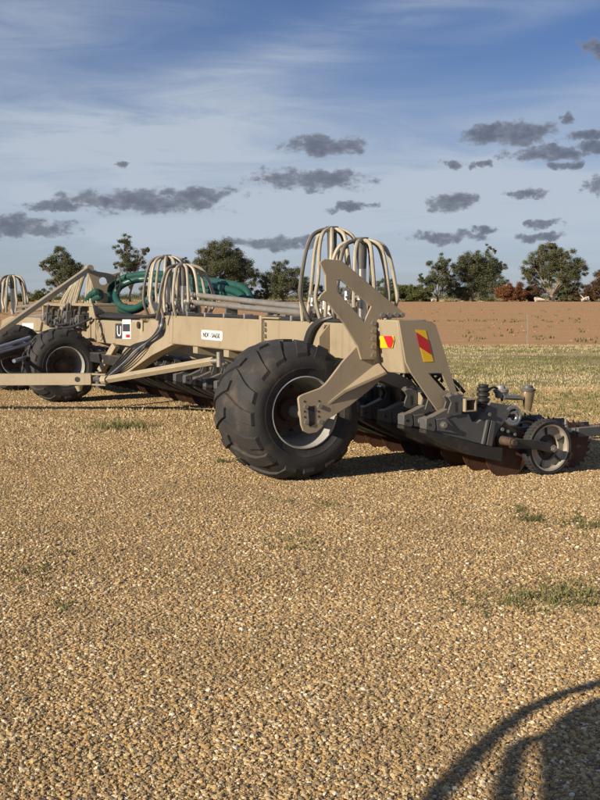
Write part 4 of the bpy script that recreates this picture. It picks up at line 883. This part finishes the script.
tree('gum_tree', 'squat gum tree left of the tall hose arches', 'tree', 283, [(280,268,9),(272,276,10),(290,277,11),(281,284,13),(266,287,9),(297,284,10),(303,290,8),(275,293,9)], 335, group=G, seed=15)
tree('gum_tree', 'small gum tree half hidden behind the tall hose arches', 'tree', 312, [(310,284,7),(318,290,8),(304,292,6)], 345, group=G, seed=21)
tree('gum_tree', 'small gum tree showing right of the tan tower plate', 'tree', 388, [(389,281,6),(382,287,8),(392,289,6),(372,290,8),(360,292,8)], 345, group=G, seed=16)
tree('gum_tree', 'low spreading gum tree above the green bushes', 'tree', 437, [(441,262,8),(432,268,8),(448,268,9),(425,280,7),(436,281,10),(420,278,4),(446,284,10),(430,290,8),(440,274,9)], 340, group=G, seed=17, dens=1.1)
tree('gum_tree', 'tall dense gum tree with a loose tuft at its top', 'tree', 472, [(470,262,12),(484,264,12),(462,272,12),(480,276,15),(494,270,8),(500,267,7),(466,287,14),(487,288,14),(486,249,4),(493,250,4),(497,281,9),(455,288,9)], 345, group=G, seed=18, dens=1.1)
tree('gum_tree', 'wide gum tree with pale trunk behind the bleached logs', 'tree', 551, [(552,251,9),(539,256,10),(563,258,10),(530,266,10),(549,264,14),(572,268,12),(560,273,13),(526,275,7),(538,276,12),(580,274,7),(569,281,10),(545,284,9),(549,246,5)], 340, 'gum_leaf_olive', group=G, seed=19, trunk=.7)
tree('gum_tree', 'dark brownish tree cut off by the picture beyond the logs', 'tree', 603, [(602,280,10),(595,287,9),(608,290,12),(600,274,5)], 338, 'shrub_brown', group=G, seed=20)
GS = 'shrubs under the far trees'
def shrub(label, px, lobes, dist, mat, seed, dens=1.0):
    lobes = [(x, y, q * 1.25) for x, y, q in lobes] + [(x + 2, min(y + 4, 300), q * .9) for x, y, q in lobes]
    return tree('shrub', label, 'shrub', px, lobes, dist, mat, GS, seed, trunk=.14, leafsize=.32, dens=dens * 1.0)
shrub('dark green round bush right of the small gum tree', 401, [(400,293,7),(395,296,6),(406,294,6),(402,288,4)], 338, 'shrub_green', 31)
shrub('small rounded green bush beside the tan tower hoses', 386, [(384,294,7),(390,292,6),(378,296,6)], 332, 'shrub_green', 42)
shrub('bright green bush between two gum trees', 417, [(416,293,8),(424,294,7),(411,295,6),(418,288,4)], 334, 'shrub_green', 32)
shrub('orange red bush beside the wide gum tree', 506, [(507,292,8),(514,290,7),(501,294,6),(520,293,6)], 334, 'shrub_red', 33, 1.2)
shrub('brown bush left of the pale gum trunk', 527, [(526,291,8),(535,293,7),(518,287,5),(532,297,5)], 338, 'shrub_brown', 34)
shrub('dark bush right of the pale gum trunk', 566, [(565,292,8),(572,294,7),(558,295,5)], 342, 'gum_leaf', 35)
shrub('rusty brown bush beside the slanting pale log', 586, [(585,291,7),(592,291,8),(579,295,5)], 338, 'shrub_brown', 36)
shrub('low green bush under the slanting mast stay', 30, [(28,300,6),(36,299,7),(44,299,6),(22,301,5)], 330, 'shrub_green', 37)
shrub('low green bush beside the far hose arches', 14, [(10,301,6),(18,301,6),(3,301,6)], 330, 'shrub_green', 38)
shrub('low dark green bush between slim and broad gum trees', 165, [(160,292,8),(172,291,8),(150,294,7),(182,293,7)], 345, 'gum_leaf', 39)
shrub('low olive bush under the squat gum tree', 255, [(252,296,6),(262,296,6),(245,297,5)], 338, 'shrub_green', 40)
shrub('dark low bush seen through the tower window', 350, [(348,295,7),(360,296,7),(338,296,7),(328,296,6),(372,297,6)], 340, 'shrub_green', 41)
# bleached fallen timber at the field's edge
def log(label, px, py, pieces, dist=330):
    m = MB(); s = dist / F; rg = random.Random(int(px))
    for (x0, y0, x1, y1, r) in pieces:
        a = Vector(((x0 - px) * s, rg.uniform(-.5, .5), max(.05, (py - y0) * s))); b = Vector(((x1 - px) * s, rg.uniform(-.5, .5), max(.05, (py - y1) * s)))
        m.tube(spline([a, (a + b) / 2 + Vector((0, .2, .12)), b], 4), [r * (1 - .08 * k) for k in range(9)], 8)
    o = m.build('fallen_log', 'dead_wood'); o.location = ((px - 300) * s, dist, .02); tag(o, label, 'log', 'bleached fallen timber along the field edge'); return o
log('thick bleached log pile lying under the wide gum tree', 538, 301.5, [(534,300,543.5,299.6,.55),(533.5,298.6,541,298.8,.45),(536,299.2,544,301,.4),(534,297.5,537,300.5,.25)])
log('bleached log with a slanting broken limb by rusty bush', 584, 301.5, [(580.5,300,588,298.6,.45),(583,299,578.5,294.5,.22),(584,298.5,587.5,297,.5),(586,299,589,301,.3)])
log('small pale log end under the bright green bush', 433, 301.5, [(431,300,436,299.5,.35),(432,299.8,434,298,.2)])
# star-post fence at the near edge of the field
fence = empty('wire_fence', (0, 0, 0)); tag(fence, 'thin steel post and wire fence along the field edge', 'fence')
fy = 38.6; tops = []
for k, x in enumerate([-12.5 + 4.6 * i for i in range(7)]):
    m = MB(); m.box((-.018, -.012, -.2), (.018, .012, 1.05)); m.box((-.006, .012, -.2), (.006, .04, 1.05)); o = m.build('post', 'galvanised', fence); o.location = (x + 2.0, fy, 0); o.rotation_euler = (rnd.uniform(-.04, .04), rnd.uniform(-.04, .04), rnd.uniform(-.2, .2))
for z in (.35, .7, 1.0):
    m = MB(); m.tube([(-13, fy - .02, z), (20, fy - .02, z)], .0016, 4); m.build('wire', 'galvanised', fence)

# ------------------------------------------------------------------ weeds in the gravel
def weed(label, px, py, w_px, n, h, mat='green_blade', patch=None, wd=.0035):
    g = ground(px, py); rg = random.Random(int(px * 7 + py)); mb = MB(); s = g.y / F; W = w_px * s
    for _ in range(int(n * .55)):
        a = rg.gauss(0, .45) * W; b = rg.gauss(0, .5) * W * (1.3 if g.y < 10 else .6)
        blades(mb, a, b, rg.randint(3, 7), .025, h, lean=1.3, wd=wd, rg=rg)
    me = bpy.data.meshes.new('weed_tuft'); me.from_pydata(mb.v, [], mb.f); me.materials.append(MATS[mat]); o = bpy.data.objects.new('weed_tuft', me); col.objects.link(o); o.location = (g.x, g.y, .003)
    tag(o, label, 'weed', 'weeds growing through the gravel'); return o
weed('loose pale grass tuft in gravel below the knee bracket', 122, 428, 40, 190, .13, wd=.003)
weed('dark leafy weed at the foot of the outer tyre', 228, 462, 16, 40, .05)
weed('sparse weed in gravel straight below the outer tyre', 288, 543, 34, 60, .035)
weed('thin flat weed in gravel just below the tyre contact', 272, 502, 20, 26, .03)
weed('tiny green weed right of the thin flat one', 331, 506, 20, 26, .03)
weed('dark creeping weed pointing at the rusty discs', 531, 520, 14, 70, .04, 'dark_weed')
weed('dark creeping weed, feathery arm of the one beside it', 520, 511, 16, 40, .03, 'dark_weed')
weed('dark low weed strip right of the creeping weed', 582, 524, 34, 90, .035, 'dark_weed')
weed('leafy green weed clump in the gravel near the tube shadow', 527, 600, 34, 110, .045)
weed('paler grassy weed right of the leafy clump', 577, 598, 46, 130, .045)
weed('faint weed strip left of the leafy clump', 478, 604, 50, 80, .025, 'dark_weed')
weed('long faint weed strip above the leafy clump', 560, 586, 70, 80, .02, 'dark_weed')
weed('flat faint weed patch below a darker twig', 30, 575, 40, 60, .025, 'dark_weed')
weed('small dark weed below the flat faint patch', 63, 606, 18, 26, .025, 'dark_weed')
weed('tiny weed beside a pale stone above dark weed', 66, 553, 12, 16, .025, 'dark_weed')
# ------------------------------------------------------------------ unseen made-up slab and tubes, shaped back from the shadow they cast
cot = 1 / math.tan(SUN_EL); sx, sy = SHX, SHY; HB = 1.5; PB = (-1.7, 1.2)
def rel(px, py, h=HB):
    g = ground(px, py); s_ = h * cot; return (g.x - s_ * sx - PB[0], g.y - s_ * sy - PB[1], h)
tr_ = empty('shadow_caster', (*PB, 0)); tag(tr_, 'made-up slab and bent tubes out of view, shaped to shade the gravel', 'caster')
m = MB(); m.tube(spline([rel(*p) for p in ((380, 870), (405, 835), (436, 800), (480, 752), (510, 725), (540, 705), (575, 691), (615, 680))], 8), .034, 10); m.build('caster_tube', 'tan_bar', tr_)
m = MB(); m.tube(spline([rel(*p) for p in ((500, 850), (507, 800), (514, 765), (524, 744), (550, 738), (600, 741))], 8), .029, 10); m.build('caster_tube', 'tan_bar', tr_)
m = MB(); m.prism([rel(*p) for p in ((548, 860), (562, 800), (562, 765), (560, 735), (574, 714), (600, 698), (680, 680), (760, 860))], (0, 0, -.05)); m.build('caster_slab', 'grey_paint', tr_)
q = rel(665, 835); m = MB(); m.box((q[0] - .05, q[1] - .05, 0), (q[0] + .05, q[1] + .05, HB - .051)); m.build('post', 'tan_bar', tr_)  # added leg under the unseen slab
# far scrub closing the view beyond the trees
rg = random.Random(77); fs_ = MB()
for k in range(420):
    x = -150 + k * .75 + rg.uniform(-.5, .5); h = 2.6 + 2.4 * noise.noise(Vector((x * .07, 2, 0))) + rg.uniform(-.3, .6)
    if x > 20: h += .9
    clump(fs_, Vector((x, 372 + rg.uniform(-8, 8), max(.6, h * .5))), max(.8, h * .62), 150, rg, .36)
me = bpy.data.meshes.new('far_scrub'); me.from_pydata(fs_.v, [], fs_.f); me.materials.append(MATS['shrub_green']); o = bpy.data.objects.new('far_scrub', me); col.objects.link(o); tag(o, kind='stuff')
mbw = MB(); rg = random.Random(9)
for k in range(900):
    y = rg.uniform(342, 352); blades(mbw, rg.uniform(-.3, .31) * y, y, 5, .5, rg.choice([.25, .35, .6]), wd=.10, rg=rg)
me = bpy.data.meshes.new('field_edge_grass'); me.from_pydata(mbw.v, [], mbw.f); me.materials.append(MATS['dry_blade']); o = bpy.data.objects.new('field_edge_grass', me); col.objects.link(o); o.location.z = .012; tag(o, kind='stuff')
